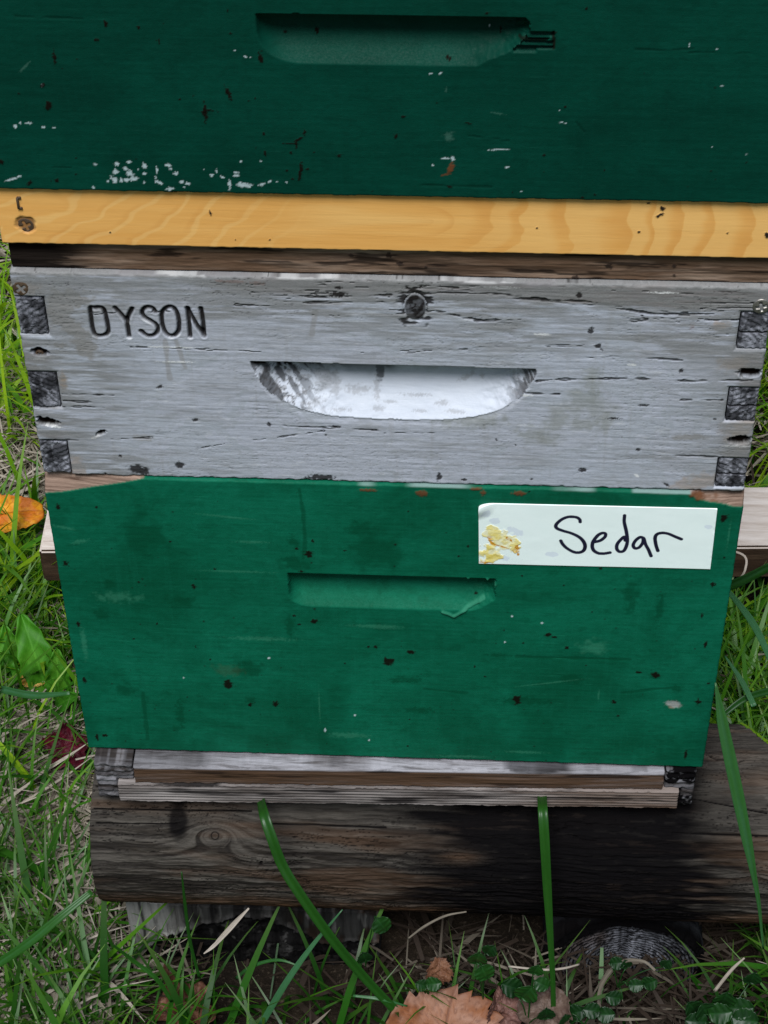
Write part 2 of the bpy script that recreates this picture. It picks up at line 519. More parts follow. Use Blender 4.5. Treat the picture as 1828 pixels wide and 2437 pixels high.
# peeled white flakes along the lower edge
g = np.random.default_rng(5)
chips = [(280, 385, 14, 10), (300, 396, 12, 9), (277, 404, 16, 12), (308, 381, 11, 7), (310, 407, 20, 14), (272, 422, 16, 18), (302, 424, 14, 10), (318, 420, 22, 14), (345, 390, 12, 16), (345, 408, 11, 6), (375, 400, 6, 20), (372, 418, 5, 8), (380, 430, 22, 8, -25), (402, 388, 14, 10), (408, 397, 10, 5), (420, 408, 12, 10), (433, 428, 12, 8), (448, 432, 11, 7), (406, 444, 16, 10), (440, 440, 6, 5), (505, 412, 9, 8), (516, 402, 5, 10), (530, 416, 12, 6, -20), (563, 405, 14, 6), (562, 413, 16, 6), (572, 432, 12, 12), (585, 436, 34, 11), (548, 433, 8, 20), (624, 434, 16, 8, 20), (643, 427, 12, 5, 30), (660, 427, 5, 4), (682, 429, 5, 4), (228, 386, 10, 5), (224, 442, 6, 10, 40), (622, 379, 5, 5), (574, 379, 6, 5), (487, 399, 5, 5), (548, 445, 6, 6), (345, 429, 8, 5), (258, 427, 7, 8), (330, 398, 4, 4), (290, 424, 8, 12), (70, 288, 18, 5), (50, 288, 5, 5), (130, 299, 8, 6), (105, 298, 10, 5), (38, 296, 8, 8), (26, 423, 26, 5, 15), (48, 415, 14, 5, 25), (35, 420, 16, 6, 15), (560, 115, 3, 3), (586, 130, 10, 5, -30), (597, 131, 7, 3), (103, 197, 8, 8), (1060, 372, 22, 5), (1078, 372, 14, 9, -60), (1208, 393, 12, 5), (1030, 388, 5, 5), (1025, 170, 8, 5), (1332, 258, 4, 3), (1184, 351, 50, 2, 3), (1340, 287, 20, 3), (1718, 200, 6, 5), (1705, 112, 5, 5), (1641, 100, 4, 4), (1640, 105, 4, 4), (1694, 345, 4, 4), (1776, 362, 4, 4), (1240, 451, 5, 4), (1165, 80, 2, 5), (1048, 170, 14, 2, 30)]
for c_ in chips:
    f.spot('chip_glint', c_[0], c_[1], c_[2] * .85, c_[3] * .8, c_[4] if len(c_) > 4 else 0, .8, .9, .3, .12, 2)
for q_ in ((60, 155, 30, 5, 45), (66, 148, 20, 3, 40), (1068, 320, 22, 18), (1062, 210, 4, 14), (1185, 265, 30, 3, -10)):
    f.spot('scuff', *q_[:4], q_[4] if len(q_) > 4 else 0, .8, .9, .5)
f.spot('rust', 1073, 395, 14, 26, -20, 1, .6, .2, -.2)
f.spot('rust', 1062, 410, 22, 5, 15, .8, .6, .2)
for q_ in ((254, 52, 12, 14), (331, 60, 7, 8), (550, 75, 6, 5), (231, 89, 11, 7), (131, 132, 7, 30), (380, 93, 3, 16), (103, 198, 11, 11), (117, 246, 14, 22, -30), (47, 217, 6, 5), (545, 217, 10, 30, 15), (489, 262, 11, 44), (500, 256, 40, 3, -15), (492, 258, 26, 3, 20), (592, 235, 5, 5), (609, 229, 4, 4), (429, 231, 4, 5), (629, 313, 6, 6), (725, 311, 7, 14, -15), (712, 326, 20, 6, 35), (692, 336, 34, 3), (706, 340, 5, 22), (632, 360, 5, 14), (694, 358, 6, 6), (748, 357, 5, 4), (808, 365, 12, 6, 30), (716, 402, 8, 40, -10), (732, 397, 10, 4), (683, 400, 5, 7), (697, 420, 5, 5), (182, 371, 4, 4), (182, 409, 7, 4), (137, 424, 9, 9), (72, 430, 18, 6, 45), (5, 380, 16, 10), (185, 135, 4, 4), (543, 20, 4, 8), (1160, 26, 9, 7), (1321, 73, 7, 7), (622, 133, 12, 28), (960, 272, 12, 6), (943, 318, 10, 12), (1040, 240, 5, 5), (1345, 249, 6, 7), (1294, 364, 7, 7), (1070, 439, 12, 5, -15), (1386, 465, 9, 5), (1416, 458, 5, 4), (752, 90, 10, 14), (676, 92, 8, 6), (1066, 138, 8, 8), (1070, 142, 7, 7), (1115, 288, 16, 3, -20), (1192, 85, 4, 20), (1220, 452, 4, 3)):
    f.spot('speck', *q_[:4], q_[4] if len(q_) > 4 else 0, .95, .8, .2, -.25, 3)
for q_ in ([(1115, 318), (1210, 330)], [(1510, 113), (1580, 115), (1650, 112)], [(30, 34), (200, 40)], [(1000, 436), (1170, 440)], [(1640, 120), (1820, 122)], [(1370, 284), (1390, 310)], [(130, 394), (170, 394)]):
    f.line('stain', q_, .9, 1, .25, .5, .4)
f.spot('stain', 300, 385, 80, 50, 0, .5, .4, .5)
specks(f, 60, 31, (.3, .8))
f.build('front_panel', MT['green_top'], top, -.002, .019)
close_box(top, Z_TOP0 / 1000, Z_TOP1 / 1000, MT['green_top'], -.002, HW / 1000 + .001)
box('cover', MT['metal'], top, -.222, .222, -.018, .523, .6885, .7285, .002)  # unseen lid closing the box, added also for its shade

# --- pine rim
def staple(px, py, parent, y):
    x, z = on_y(px, py, y)[[0, 2]]
    bm = bmesh.new()
    for a, b in (((-.0012, .0055), (.0012, .0055)), ((.0012, .0055), (.0016, -.0055)),):
        pass
    r = bmesh.ops.create_cube(bm, size=1)
    for v in r['verts']: v.co = Vector((x + v.co.x * .0012, y - .0006 + v.co.y * .0012, z + v.co.z * .0068))
    for sz in (-1, 1):
        r = bmesh.ops.create_cube(bm, size=1)
        for v in r['verts']: v.co = Vector((x + .0009 + v.co.x * .0022, y - .0004 + v.co.y * .001, z + sz * .0032 + v.co.z * .0014))
    bmesh.ops.bevel(bm, geom=bm.edges[:], offset=.0002, segments=1, affect='EDGES')
    me = bpy.data.meshes.new('staple')
    bm.to_mesh(me)
    bm.free()
    return link('staple', me, MT['rusty'], parent)

def screw(px, py, parent, y, rad=.0052, mat='rusty', ang=20, dome=.0012):
    x, z = on_y(px, py, y)[[0, 2]]
    nr, na = 14, 48
    rr = np.linspace(0, 1, nr)
    aa = np.arange(na) * 2 * math.pi / na
    RR, AA = np.meshgrid(rr, aa, indexing='ij')
    U, W = RR * np.cos(AA), RR * np.sin(AA)
    c, s_ = math.cos(R(ang)), math.sin(R(ang))
    u2, w2 = U * c + W * s_, -U * s_ + W * c
    hgt = dome * (1 - RR ** 2 * .8)
    cross = np.maximum((1 - ss(.10, .2, np.abs(u2))) * (1 - ss(.5, .65, np.abs(w2))), (1 - ss(.10, .2, np.abs(w2))) * (1 - ss(.5, .65, np.abs(u2))))
    hgt = hgt - .0018 * cross - np.where(RR > .99, .004, 0)
    V = np.stack([x + U * rad, y - hgt, z + W * rad], -1).reshape(-1, 3)
    q = grid_quads(nr, na, True)[:, ::-1]
    me = mesh_np('screw', V, q, {'slot': cross})
    return link('screw', me, MT[mat], parent)

rim = thing('wooden_rim', 'fresh orange pine rim board between the shaded green box and weathered grey box', 'rim', (0, .25, .408))
ZP0, ZP1 = 408.0, 443.2
f = Face(-HW - 1.0, HW + .5, ZP0, ZP1, .5)
X, Z = f.X, f.Z
u = (Z - ZP0) / (ZP1 - ZP0)
# growth rings cut by the face: slanted bands at the left end, cathedral arches at the right
left = np.sin((X * .42 - u * 16 + 5.5 * (fbm(X * .03, Z * .06, 3, 3) - .5) * 2 + .0009 * (X + 130) ** 2) * .75)
cx_ = 95 + 6 * np.sin(u * 4)
arch = np.sqrt(np.maximum((X - 20) * .9, 0) ** 2 + ((u - .52) * 60) ** 2 * np.clip(1.3 - (X + 20) / 260, .2, 2)) + 9 * (fbm(X * .025, Z * .05, 3, 6) - .5) * 2
rings = ((arch * .36 + 2.4 * (fbm(arch * .05, X * .002, 2, 7) - .5) * 2) / 6.2832 % 1) ** 2.2
band = np.where(X < 0, ss(.1, 1, left) * ss(-40, -130, X), 0) + np.where(X >= -20, (ss(.10, .9, rings) * ss(1.0, .93, rings)) * ss(-20, 50, X), 0)
f.mask('grain')[:] = np.clip(band * ss(.3, .65, fbm(X * .022, Z * .07, 3, 8)), 0, 1)
f.mask('pale')[:] = np.clip(ss(.72, .98, np.roll(left, 4, 1)) * ss(-30, -100, X) * .8 + ss(.4, .8, 1 - rings) * ss(20, 80, X) * .7 + .7 * ss(.5, .7, fbm(X * .01, Z * .08, 3, 2)) * ss(-70, -20, X) * ss(60, 0, X), 0, 1)
f.D += .05 * (fbm(X * .02, Z * .6, 3, 2) - .5)
f.round_edges(.8, .3, 4)
for q_ in ((500, 508, 5, 13, 15), (1577, 499, 12, 13), (1574, 512, 14, 7, 30), (1566, 517, 9, 6, 20), (1521, 554, 6, 5), (1278, 544, 4, 4), (782, 600, 10, 6), (730, 599, 18, 3), (1732, 557, 5, 4), (410, 456, 26, 7), (642, 573, 5, 4), (1544, 485, 10, 4), (1000, 605, 12, 7), (560, 573, 3, 3), (262, 556, 4, 4), (60, 592, 5, 4), (1826, 562, 12, 12)):
    f.spot('speck', *q_[:4], q_[4] if len(q_) > 4 else 0, 1, .7, .2, -.3, 5)
f.spot('rust', 782, 602, 14, 9, 0, .7)
f.spot('rust', 61, 537, 44, 38, 0, .85, .3, .25, 1.2)
f.spot('rust', 62, 551, 44, 16, 0, .25, .4, .5)
f.spot('rust', 410, 452, 34, 12, 0, .6)
f.build('front_board', MT['pine'], rim, .001, .019)
close_box(rim, ZP0 / 1000, ZP1 / 1000, MT['pine'], .001, HW / 1000, .019)
screw(61, 536, rim, .0022, .0048, 'rusty', 25, .0008)
staple(43, 482, rim, .001)

# --- brown recessed rim of the inner cover
inner = thing('inner_cover', 'thin weathered brown wooden strip under the orange pine board', 'inner cover', (0, .25, .389))
ZI0, ZI1 = 389.6, 407.2
f = Face(-HW + 1, HW - .5, ZI0, ZI1, .5)
X, Z = f.X, f.Z
f.D += .5 * (fbm(X * .03, Z * .5, 4, 21) - .5) * 2
f.round_edges(.8, .4, 4)
f.mask('dark')[:] = np.clip(ss(-150, -185, X + 18 * (fbm(X * .05, Z * .2, 3, 4) - .5)) + .8 * ss(.62, .72, fbm(X * .035, Z * .35, 4, 17)), 0, 1) * .95  # left end blackened: its shadow put into the colour; other dark patches random
f.mask('brown')[:] = .55 * ss(.5, .65, fbm(X * .012, Z * .1, 3, 23))
f.mask('grain')[:] = ss(.48, .62, fbm(X * .02, Z * .55, 4, 27))
f.mask('pale')[:] = .4 * ss(.58, .7, fbm(X * .02, Z * .15, 3, 33))
for q_ in ((1607, 646, 12, 10), (1606, 668, 7, 6), (1370, 675, 22, 12), (1450, 646, 18, 14), (1013, 648, 6, 5), (924, 621, 16, 14), (1000, 604, 12, 8), (834, 620, 14, 8), (952, 640, 16, 10)):
    f.spot('speck', *q_, 0, .9, .8, .3, -.3, 7)
f.build('front_rail', MT['old_brown'], inner, .0052, .019)
close_box(inner, ZI0 / 1000, ZI1 / 1000, MT['old_brown'], .0052, .2048, .019, depth=.49)
box('inner_board', MT['old_brown'], inner, -.185, .185, .028, .47, .397, .4035, .001)

# --- grey super
ZG0, ZG1 = 244.6, 389.2
grey = thing('hive_box', 'weathered grey hive box with finger joints and carved letters in the middle of stack', 'hive box', (0, .25, ZG0 / 1000))
YG = .0015
f = Face(-HW, HW, ZG0, ZG1, .5)
X, Z = f.X, f.Z
brush(f, .16, 41)
f.D += .12 * (fbm(X * .05, Z * .8, 4, 44) - .5) * 2 + .10 * (fbm(X * .1, Z * .45, 4, 43) - .5) * 2
f.round_edges(1.6, 1.0, 42)
# weather cracks follow the grain
warp = 5 * (fbm(X * .006, Z * .03, 3, 47) - .5)
cr = 1 - np.abs(2 * fbm(X * .016, (Z + warp) * .42, 4, 45) - 1)
topw = ss(352, 386, Z + 10 * (fbm(X * .01, Z * 0, 2, 3) - .5))
dens = .12 + .8 * topw * ss(-150, -40, X) + .25 * ss(100, 170, X) * ss(270, 320, Z) + .35 * ss(.5, .7, fbm(X * .012, Z * .03, 3, 52))
crack = ss(.982, 1.0, cr - .053 + .068 * dens) * ss(.40, .56, fbm(X * .02, Z * .1, 3, 49) + .10 * dens)
f.mask('crack')[:] = crack * .9
f.D += 1.1 * crack
fine_c = ss(.965, 1.0, 1 - np.abs(2 * fbm(X * .05, Z * 1.0, 3, 55) - 1)) * ss(.5, .62, fbm(X * .025, Z * .05, 3, 57) + .08 * topw)
f.mask('crack')[:] = np.maximum(f.m['crack'], fine_c * (.3 + .4 * topw))
f.D += .25 * fine_c
# bare band on the top edge
bd = ss(372, 384, Z + 12 * (fbm(X * .02, Z * .2, 3, 61) - .5)) * .85 * ss(-140, -70, X)
bd = np.maximum(bd, ss(0, 3, Z - (F(1500, 735)[1] - (X - 80) * .02) + 3 * (fbm(X * .03, Z * .3, 3, 62) - .5)) * ss(60, 95, X) * .9)
f.mask('bare')[:] = np.clip(bd, 0, 1)
f.mask('bare')[:] = np.maximum(f.m['bare'], ss(3.2, .8, (ZG1 - Z) + 1.5 * (fbm(X * .08, Z * .3, 3, 69) - .5)) * .8)
f.mask('chip_glint')[:] = ss(.55, .62, fbm(X * .05, Z * .4, 3, 66)) * ss(2.0, .6, ZG1 - Z) * .35
for q_ in ((555, 674, 60, 7), (612, 678, 30, 9), (522, 672, 20, 6)):
    f.spot('rust', *q_, 0, .9, .8, .3)
# stains
for q_ in ((200, 832, 60, 46, -20), (180, 790, 110, 36, -38), (140, 745, 60, 90), (165, 715, 100, 40), (140, 826, 36, 14), (55, 880, 70, 18), (120, 900, 30, 26), (145, 910, 22, 40)):
    f.spot('stain', *q_[:4], q_[4] if len(q_) > 4 else 0, .8, .7, .3, 0, 6)
for q_ in ((1408, 905, 40, 50), (1400, 965, 110, 60), (1412, 945, 26, 60), (1390, 1012, 70, 30), (1330, 1000, 60, 50), (1280, 1040, 90, 40), (1440, 1010, 40, 60), (1120, 1005, 160, 30)):
    f.spot('moss', *q_, 0, .65, .9, .6, 0, 8)
f.spot('rust', 1648, 780, 12, 14, 0, .4, .6, .6)
for q_ in ([(392, 815), (398, 870), (404, 905)], [(418, 815), (430, 850), (440, 880)], [(750, 745), (742, 800)]):
    f.line('stain', q_, 2.5, .5, .1, .8)
f.spot('stain', 340, 1046, 50, 16, 0, .5)
f.spot('stain', 1640, 1044, 90, 14, 4, .7, .5, .3)
wn_ = fbm(X * .012, Z * .05, 5, 63)
wf = fbm(X * .05, Z * .5, 5, 64)
f.mask('edge_tone')[:] = np.clip(.95 * ss(340, 388, Z + 34 * (wn_ - .5)) * ss(.30, .55, wf) + .85 * ss(128, 200, np.abs(X) + 60 * (wn_ - .5)) * ss(.30, .54, wf) + .4 * ss(.55, .68, wn_) * ss(.42, .58, wf), 0, 1)  # darker towards the top edge and both ends
f.mask('tan')[:] = 0
for q_ in ((185, 1120, 40, 60), (1668, 1152, 110, 36, 15), (150, 910, 14, 40), (1715, 780, 40, 20), (1750, 870, 70, 40), (1760, 1030, 70, 60), (60, 690, 60, 24)):
    f.spot('tan', *q_[:4], q_[4] if len(q_) > 4 else 0, .55, .8, .5)
# corner timber darker between the fingers
for sx in (-1, 1):
    e = (HW - sx * X)
    f.m['bare'][:] = np.maximum(f.m['bare'], ss(26, 8, e + 14 * (fbm(X * .05, Z * .25, 3, 71) - .5)) * ss(.42, .6, fbm(X * .03, Z * .16, 3, 73)) * .8)
# knot
kx_, kz_ = F(988, 736)
dk = np.hypot((X - kx_) / 6.2, (Z - kz_) / 8.8) + .12 * (fbm(X * .3, Z * .3, 3, 81) - .5)
f.m['crack'][:] = np.maximum(f.m['crack'], .97 * (1 - ss(.84, 1.0, dk)) * (.8 + .2 * ss(.35, .6, fbm(dk * 5, np.arctan2(Z - kz_, X - kx_) * 2, 3, 83))))
f.D += .9 * (1 - ss(.7, 1.05, dk)) * fbm(X * .5, Z * .5, 3, 84) + .9 * np.exp(-((dk - 1.0) / .09) ** 2)
swirl = ss(3.2, 1.0, dk) * (1 - np.abs(2 * fbm(X * .1, Z * .35, 3, 86) - 1))
f.m['crack'][:] = np.maximum(f.m['crack'], ss(.62, .8, swirl) * .9 * (dk > 1))
f.D += .6 * ss(.62, .8, swirl) * (dk > 1)
# long cracks seen in the photograph
for pts, w in (([(1278, 912), (1320, 908), (1500, 905), (1620, 910), (1790, 909)], .9), ([(1245, 940), (1330, 943)], 1.0), ([(1390, 856), (1500, 855), (1570, 858), (1625, 862)], .9), ([(1290, 720), (1340, 724), (1450, 735), (1560, 752), (1700, 752)], 1.0), ([(1220, 715), (1400, 722), (1480, 736)], .9), ([(1680, 766), (1760, 768)], 1.1), ([(1620, 956), (1720, 957)], .7), ([(645, 1016), (720, 1020), (790, 1022), (914, 1030)], .8), ([(480, 1070), (560, 1056), (640, 1048), (770, 1030)], .6), ([(1600, 1088), (1750, 1093)], .9), ([(1130, 768), (1240, 765)], .8), ([(160, 752), (420, 745)], .5), ([(145, 942), (270, 945)], .9), ([(150, 958), (230, 962)], .8), ([(145, 972), (290, 974)], .6), ([(90, 1050), (190, 1052), (360, 1046)], .7), ([(310, 830), (420, 833), (620, 842)], .5), ([(600, 700), (760, 712), (930, 706)], 1.0), ([(720, 725), (950, 722)], .8), ([(560, 730), (700, 734)], .7), ([(1040, 745), (1150, 768)], 1.0), ([(1020, 700), (1180, 704), (1300, 716)], .8), ([(914, 1035), (1080, 1035)], .5), ([(860, 845), (1110, 835)], .5), ([(1480, 760), (1510, 768), (1540, 764)], 1.0), ([(1180, 830), (1390, 826)], .5), ([(1000, 690), (1020, 684), (1090, 690)], 1.0), ([(920, 700), (975, 690)], 1.0)):
    f.line('crack', pts, w * .9, .85, .8, 1.2, .38, 91)
f.spot('bare', 1480, 1044, 0, 0)
# dents, holes, droppings
for q_ in ((327, 1122, 44, 24), (345, 1130, 22, 16), (425, 1110, 22, 14), (465, 1003, 16, 8), (640, 1014, 8, 10), (286, 1090, 8, 5), (250, 1132, 6, 6), (1407, 792, 12, 16), (1423, 828, 16, 10), (1432, 836, 14, 3, -40), (1622, 887, 10, 8), (1388, 1123, 20, 9), (1520, 1075, 10, 8), (1586, 1158, 18, 5, -30), (1265, 1145, 8, 4), (1045, 1140, 12, 20), (802, 705, 40, 12), (1228, 1064, 4, 4), (1182, 1052, 4, 4), (765, 1141, 60, 14), (1105, 1146, 12, 6), (1702, 1002, 9, 4), (1380, 707, 14, 14), (806, 690, 20, 8), (1460, 1000, 30, 5), (380, 925, 16, 6, 30), (775, 1040, 4, 4), (1533, 969, 26, 5), (1180, 1050, 4, 4), (800, 1020, 22, 5)):
    f.spot('speck', *q_[:4], q_[4] if len(q_) > 4 else 0, .9, .8, .25, .35, 9)
for q_ in ((94, 842, 38, 18), (112, 1008, 50, 20, -8), (1786, 892, 56, 20, 4), (1762, 1052, 54, 18, 4), (100, 972, 60, 10), (240, 1034, 26, 9, 30)):
    f.spot('speck', *q_[:4], q_[4] if len(q_) > 4 else 0, 1, .45, .2, 3.0, 10)
f.spot('rust', 1755, 1048, 40, 12, 0, .5, .6, .4)
for q_ in ((230, 1042, 30, 6, 30), (1516, 1136, 12, 6, -30), (1290, 800, 40, 6), (1505, 872, 20, 5), (124, 1018, 40, 5, -8), (90, 858, 30, 4), (1750, 1066, 60, 5), (1245, 945, 40, 4), (1010, 940, 6, 3), (405, 830, 120, 3), (420, 865, 90, 2), (1580, 700, 60, 4), (1190, 688, 70, 5)):
    f.spot('chip_glint', *q_[:4], q_[4] if len(q_) > 4 else 0, .7, .8, .3, -.1, 11)
# handhold
xl, zt = F(594, 864)
xr, zr_ = F(1279, 883)
zt_line = zt + (X - xl) * (zr_ - zt) / (xr - xl) + .3 * (fbm(X * .15, X * 0, 3, 95) - .5)
H = zt - F(960, 1002)[1] - .2
c_, hl = (xl + xr) / 2, (xr - xl) / 2
un = np.clip(np.abs((X - c_ + 2 * (fbm(Z * .3, X * .1, 2, 96) - .5)) / hl), 0, 1)
zlow = zt_line - H * np.clip(1 - un ** 3.6, 0, 1) ** .62 + .9 * (fbm(X * .25, Z * .2, 3, 97) - .5)
t = (zt_line - Z) / np.maximum(zt_line - zlow, .3)
inside = (t > 0) & (t < 1) & (un < 1)
endf = np.clip((1 - un) * 5.5, 0, 1) ** .6
prof = 12.5 * np.clip(1 - np.clip(t, 0, 1) ** 2.3, 0, 1) * endf
ro = np.maximum(ss(.5, .85, un), .5 * ss(-.3, -.5, (X - c_) / hl))
prof = prof + ro * 1.6 * (fbm(X * .22, Z * .3, 4, 98) - .5) * 2 * (t < .96) + .25 * (fbm(X * .1, Z * .5, 4, 99) - .5)
rim_ = np.where(inside, 0, ss(1.16, 1.0, t) * (t > 1) * (un < .97)) * .7
f.D = np.where(inside, np.maximum(prof, 0), f.D + rim_ * (.4 + fbm(X * .3, Z * .3, 3, 109)))
for k in ('edge_tone', 'crack', 'moss', 'stain', 'bare', 'tan', 'speck', 'rust', 'chip_glint'):
    f.m[k][inside] = 0
f.mask('white')[:] = inside * np.clip(1 - .35 * ss(.55, .9, un), 0, 1)
side_l = ss(-.30, -.85, (X - c_) / hl)
side_r = ss(.70, .98, (X - c_) / hl)
strk = fbm(X * .30 + Z * .18, Z * .16, 5, 103)
flk = fbm(X * .5, Z * .7, 4, 104)
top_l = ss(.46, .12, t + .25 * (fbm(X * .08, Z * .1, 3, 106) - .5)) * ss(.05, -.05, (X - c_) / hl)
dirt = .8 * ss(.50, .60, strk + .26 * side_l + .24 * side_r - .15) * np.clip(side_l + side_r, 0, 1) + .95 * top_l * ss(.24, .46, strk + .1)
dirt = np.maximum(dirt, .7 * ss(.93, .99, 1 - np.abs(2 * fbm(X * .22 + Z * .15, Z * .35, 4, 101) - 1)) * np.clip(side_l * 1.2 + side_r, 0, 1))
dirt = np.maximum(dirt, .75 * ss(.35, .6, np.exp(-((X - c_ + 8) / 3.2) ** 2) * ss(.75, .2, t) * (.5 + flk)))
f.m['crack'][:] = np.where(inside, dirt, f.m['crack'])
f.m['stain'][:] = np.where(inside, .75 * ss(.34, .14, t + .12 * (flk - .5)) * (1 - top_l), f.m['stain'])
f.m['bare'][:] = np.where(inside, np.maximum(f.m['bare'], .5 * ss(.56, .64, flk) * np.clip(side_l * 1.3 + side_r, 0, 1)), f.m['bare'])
for q_ in ((850, 952, 60, 14), (795, 935, 26, 40), (770, 925, 40, 44), (895, 950, 14, 40), (900, 985, 26, 8), (1110, 928, 34, 10, 30), (1147, 927, 10, 8), (990, 963, 60, 6), (1050, 977, 26, 8), (1085, 990, 40, 6), (1000, 990, 30, 5), (810, 985, 40, 6), (740, 970, 40, 6), (930, 974, 30, 5)):
    f.spot('bare', *q_[:4], q_[4] if len(q_) > 4 else 0, .38, 1.2, .5, .2)
# carved letters
def zpts(pts, sc=1.8151, ox=0, oy=560): return [F(ox + a / sc, oy + b / sc) for a, b in pts]
def smooth_line(pts, n=6, closed=False):
    P = np.array(pts, float)
    if closed: P = np.vstack([P[-1], P, P[0], P[1]])
    else: P = np.vstack([2 * P[0] - P[1], P, 2 * P[-1] - P[-2]])
    out = []
    for k in range(1, len(P) - 2):
        for t_ in np.arange(n) / n:
            a, b, c, d = P[k - 1:k + 3]
            out.append(.5 * (2 * b + (c - a) * t_ + (2 * a - 5 * b + 4 * c - d) * t_ ** 2 + (3 * b - 3 * c + d - a) * t_ ** 3))
    out.append(P[-2])
    return np.array(out)
letters = [
    ([(388, 324), (392, 370), (402, 425), (420, 441), (452, 438), (466, 420), (458, 370), (446, 330), (428, 320), (405, 322)], True),
    ([(495, 322), (522, 350), (547, 380)], False), ([(569, 325), (556, 350), (547, 380), (551, 410), (556, 444)], False),
    ([(668, 338), (655, 322), (628, 320), (612, 340), (622, 362), (650, 378), (674, 395), (680, 420), (662, 440), (632, 440), (608, 422)], False),
    ([(720, 320), (698, 345), (700, 395), (716, 432), (745, 442), (770, 418), (768, 360), (748, 322)], True),
    ([(820, 445), (815, 385), (808, 322)], False), ([(808, 324), (842, 385), (880, 440)], False), ([(880, 442), (876, 385), (866, 324)], False)]
for pts, closed in letters:
    q, d = f.dist(smooth_line(zpts(pts), 6, closed), 5)
    f.D[q] += 2.3 * (1 - ss(.2, 1.75, d)) - .12 * np.exp(-((d - 2.3) / .6) ** 2)
    f.m['crack'][q] = np.maximum(f.m['crack'][q], .95 * (1 - ss(.8, 1.6, d + .5 * (fbm(X[q] * .5, Z[q] * .5, 3, 105) - .5))))
    f.m['chip_glint'][q] = np.maximum(f.m['chip_glint'][q], .45 * np.exp(-((d - 1.7) / .5) ** 2) * (np.gradient(d, axis=0) < -.25) * ss(.5, .6, fbm(X[q] * .12, Z[q] * .2, 3, 107)))  # pale lower lips: highlight on the cut edges put into the colour
# pockets for the finger joints
FING = []
for quad in (((20, 708), (103, 712), (117, 803), (38, 800)), ((56, 888), (133, 890), (146, 973), (72, 976)), ((82, 1052), (161, 1055), (170, 1136), (96, 1136)),
             ((1763, 746), (1845, 748), (1832, 838), (1752, 836)), ((1737, 926), (1815, 928), (1803, 1009), (1724, 1007)), ((1708, 1093), (1790, 1096), (1777, 1166), (1703, 1164))):
    P = np.array([F(*p) for p in quad])
    xa, xb = P[[0, 3], 0].mean(), P[[1, 2], 0].mean()
    za, zb = P[[2, 3], 1].mean(), P[[0, 1], 1].mean()
    if xa < 0: xa = -HW - 1
    else: xb = HW + 1
    FING.append((xa, xb, max(za, ZG0 + .3), zb))
    g = (X > xa) & (X < xb) & (Z > za) & (Z < zb)
    f.D = np.where(g, 8.0, f.D)
    for k in f.m: f.m[k][g] = 0
    f.m['crack'][g] = .9
    halo = np.maximum(np.maximum(xa - X, X - xb), np.maximum(za - Z, Z - zb))
    f.D = np.where((halo > 0) & (halo < .8), np.maximum(f.D, .5), f.D)
f.build('front_panel', MT['grey'], grey, YG, .019)
close_box(grey, ZG0 / 1000, ZG1 / 1000, MT['grey'], YG)
for n_, (xa, xb, za, zb) in enumerate(FING):
    xa, xb = (-HW + .3 if xa < 0 else xa + .7), (HW - .3 if xa > 0 else xb - .9)
    ff = Face(xa, xb, za + .4, zb - .7, .4)
    X2, Z2 = ff.X, ff.Z
    w_ = fbm(X2 * .1, Z2 * .1, 3, 120 + n_) * 6
    ff.D += .5 * (fbm(X2 * .3, Z2 * .3, 4, 111 + n_) - .5) * 2
    cell = 1 - np.abs(2 * fbm(X2 * .35 + Z2 * .1, Z2 * .3 - X2 * .1, 4, 130 + n_) - 1)
    ff.D += .5 * ss(.94, .99, cell)
    if n_ >= 3:
        mid = np.abs(Z2 - (za + zb) / 2 + 1.5 + 1.0 * (fbm(X2 * .2, Z2 * 0, 2, n_) - .5))
        ff.D += 1.2 * (1 - ss(.3, .9, mid))
        ff.mask('dark')[:] = 1 - ss(.3, .8, mid)
    ff.mask('dark')[:] = np.maximum(ff.mask('dark'), .6 * ss(.95, .995, cell))
    ff.mask('dark')[:] = np.maximum(ff.mask('dark'), .75 * ss(.54, .66, fbm(X2 * .12, Z2 * .12, 4, 140 + n_) + (.06 if n_ == 0 else 0)))
    rg_ = np.hypot(X2 - (xa + xb) / 2 - 20 * (-1) ** n_, Z2 - za + 14) + 1.2 * (fbm(X2 * .15, Z2 * .15, 3, 160 + n_) - .5) * 2
    ff.mask('dark')[:] = np.maximum(ff.mask('dark'), .5 * ss(.0, .9, np.sin(rg_ * 1.9)) * ss(.40, .62, fbm(X2 * .2, Z2 * .2, 3, 165 + n_)))
    ff.D += .18 * np.sin(rg_ * 1.9)
    ff.mask('pale')[:] = .75 * ss(.46, .66, fbm(X2 * .5, Z2 * .7, 4, 150 + n_)) * ss(.4, .6, fbm(X2 * .08, Z2 * .08, 2, 155 + n_) + .12)
    ff.round_edges(.9, .7, n_)
    ff.build('joint_finger', MT['endgrain'], grey, YG + .0008, .006)
screw(50, 686, grey, YG + .0004, .0050, 'rusty', 35, .001)
screw(1812, 729, grey, YG, .0050, 'metal', 15, .001)
screw(94, 842, grey, YG + .0022, .0026, 'rusty', 35, .0008).name = 'nail'

# --- lower green box
low = thing('hive_box', 'green hive box at the bottom of stack carrying the handwritten name sticker', 'hive box', (0, .25, 0))
f = Face(-HW - .8, HW + .8, .5, 244.0, .6)
X, Z = f.X, f.Z
brush(f, .14, 201)
f.round_edges(1.2, .6, 202)
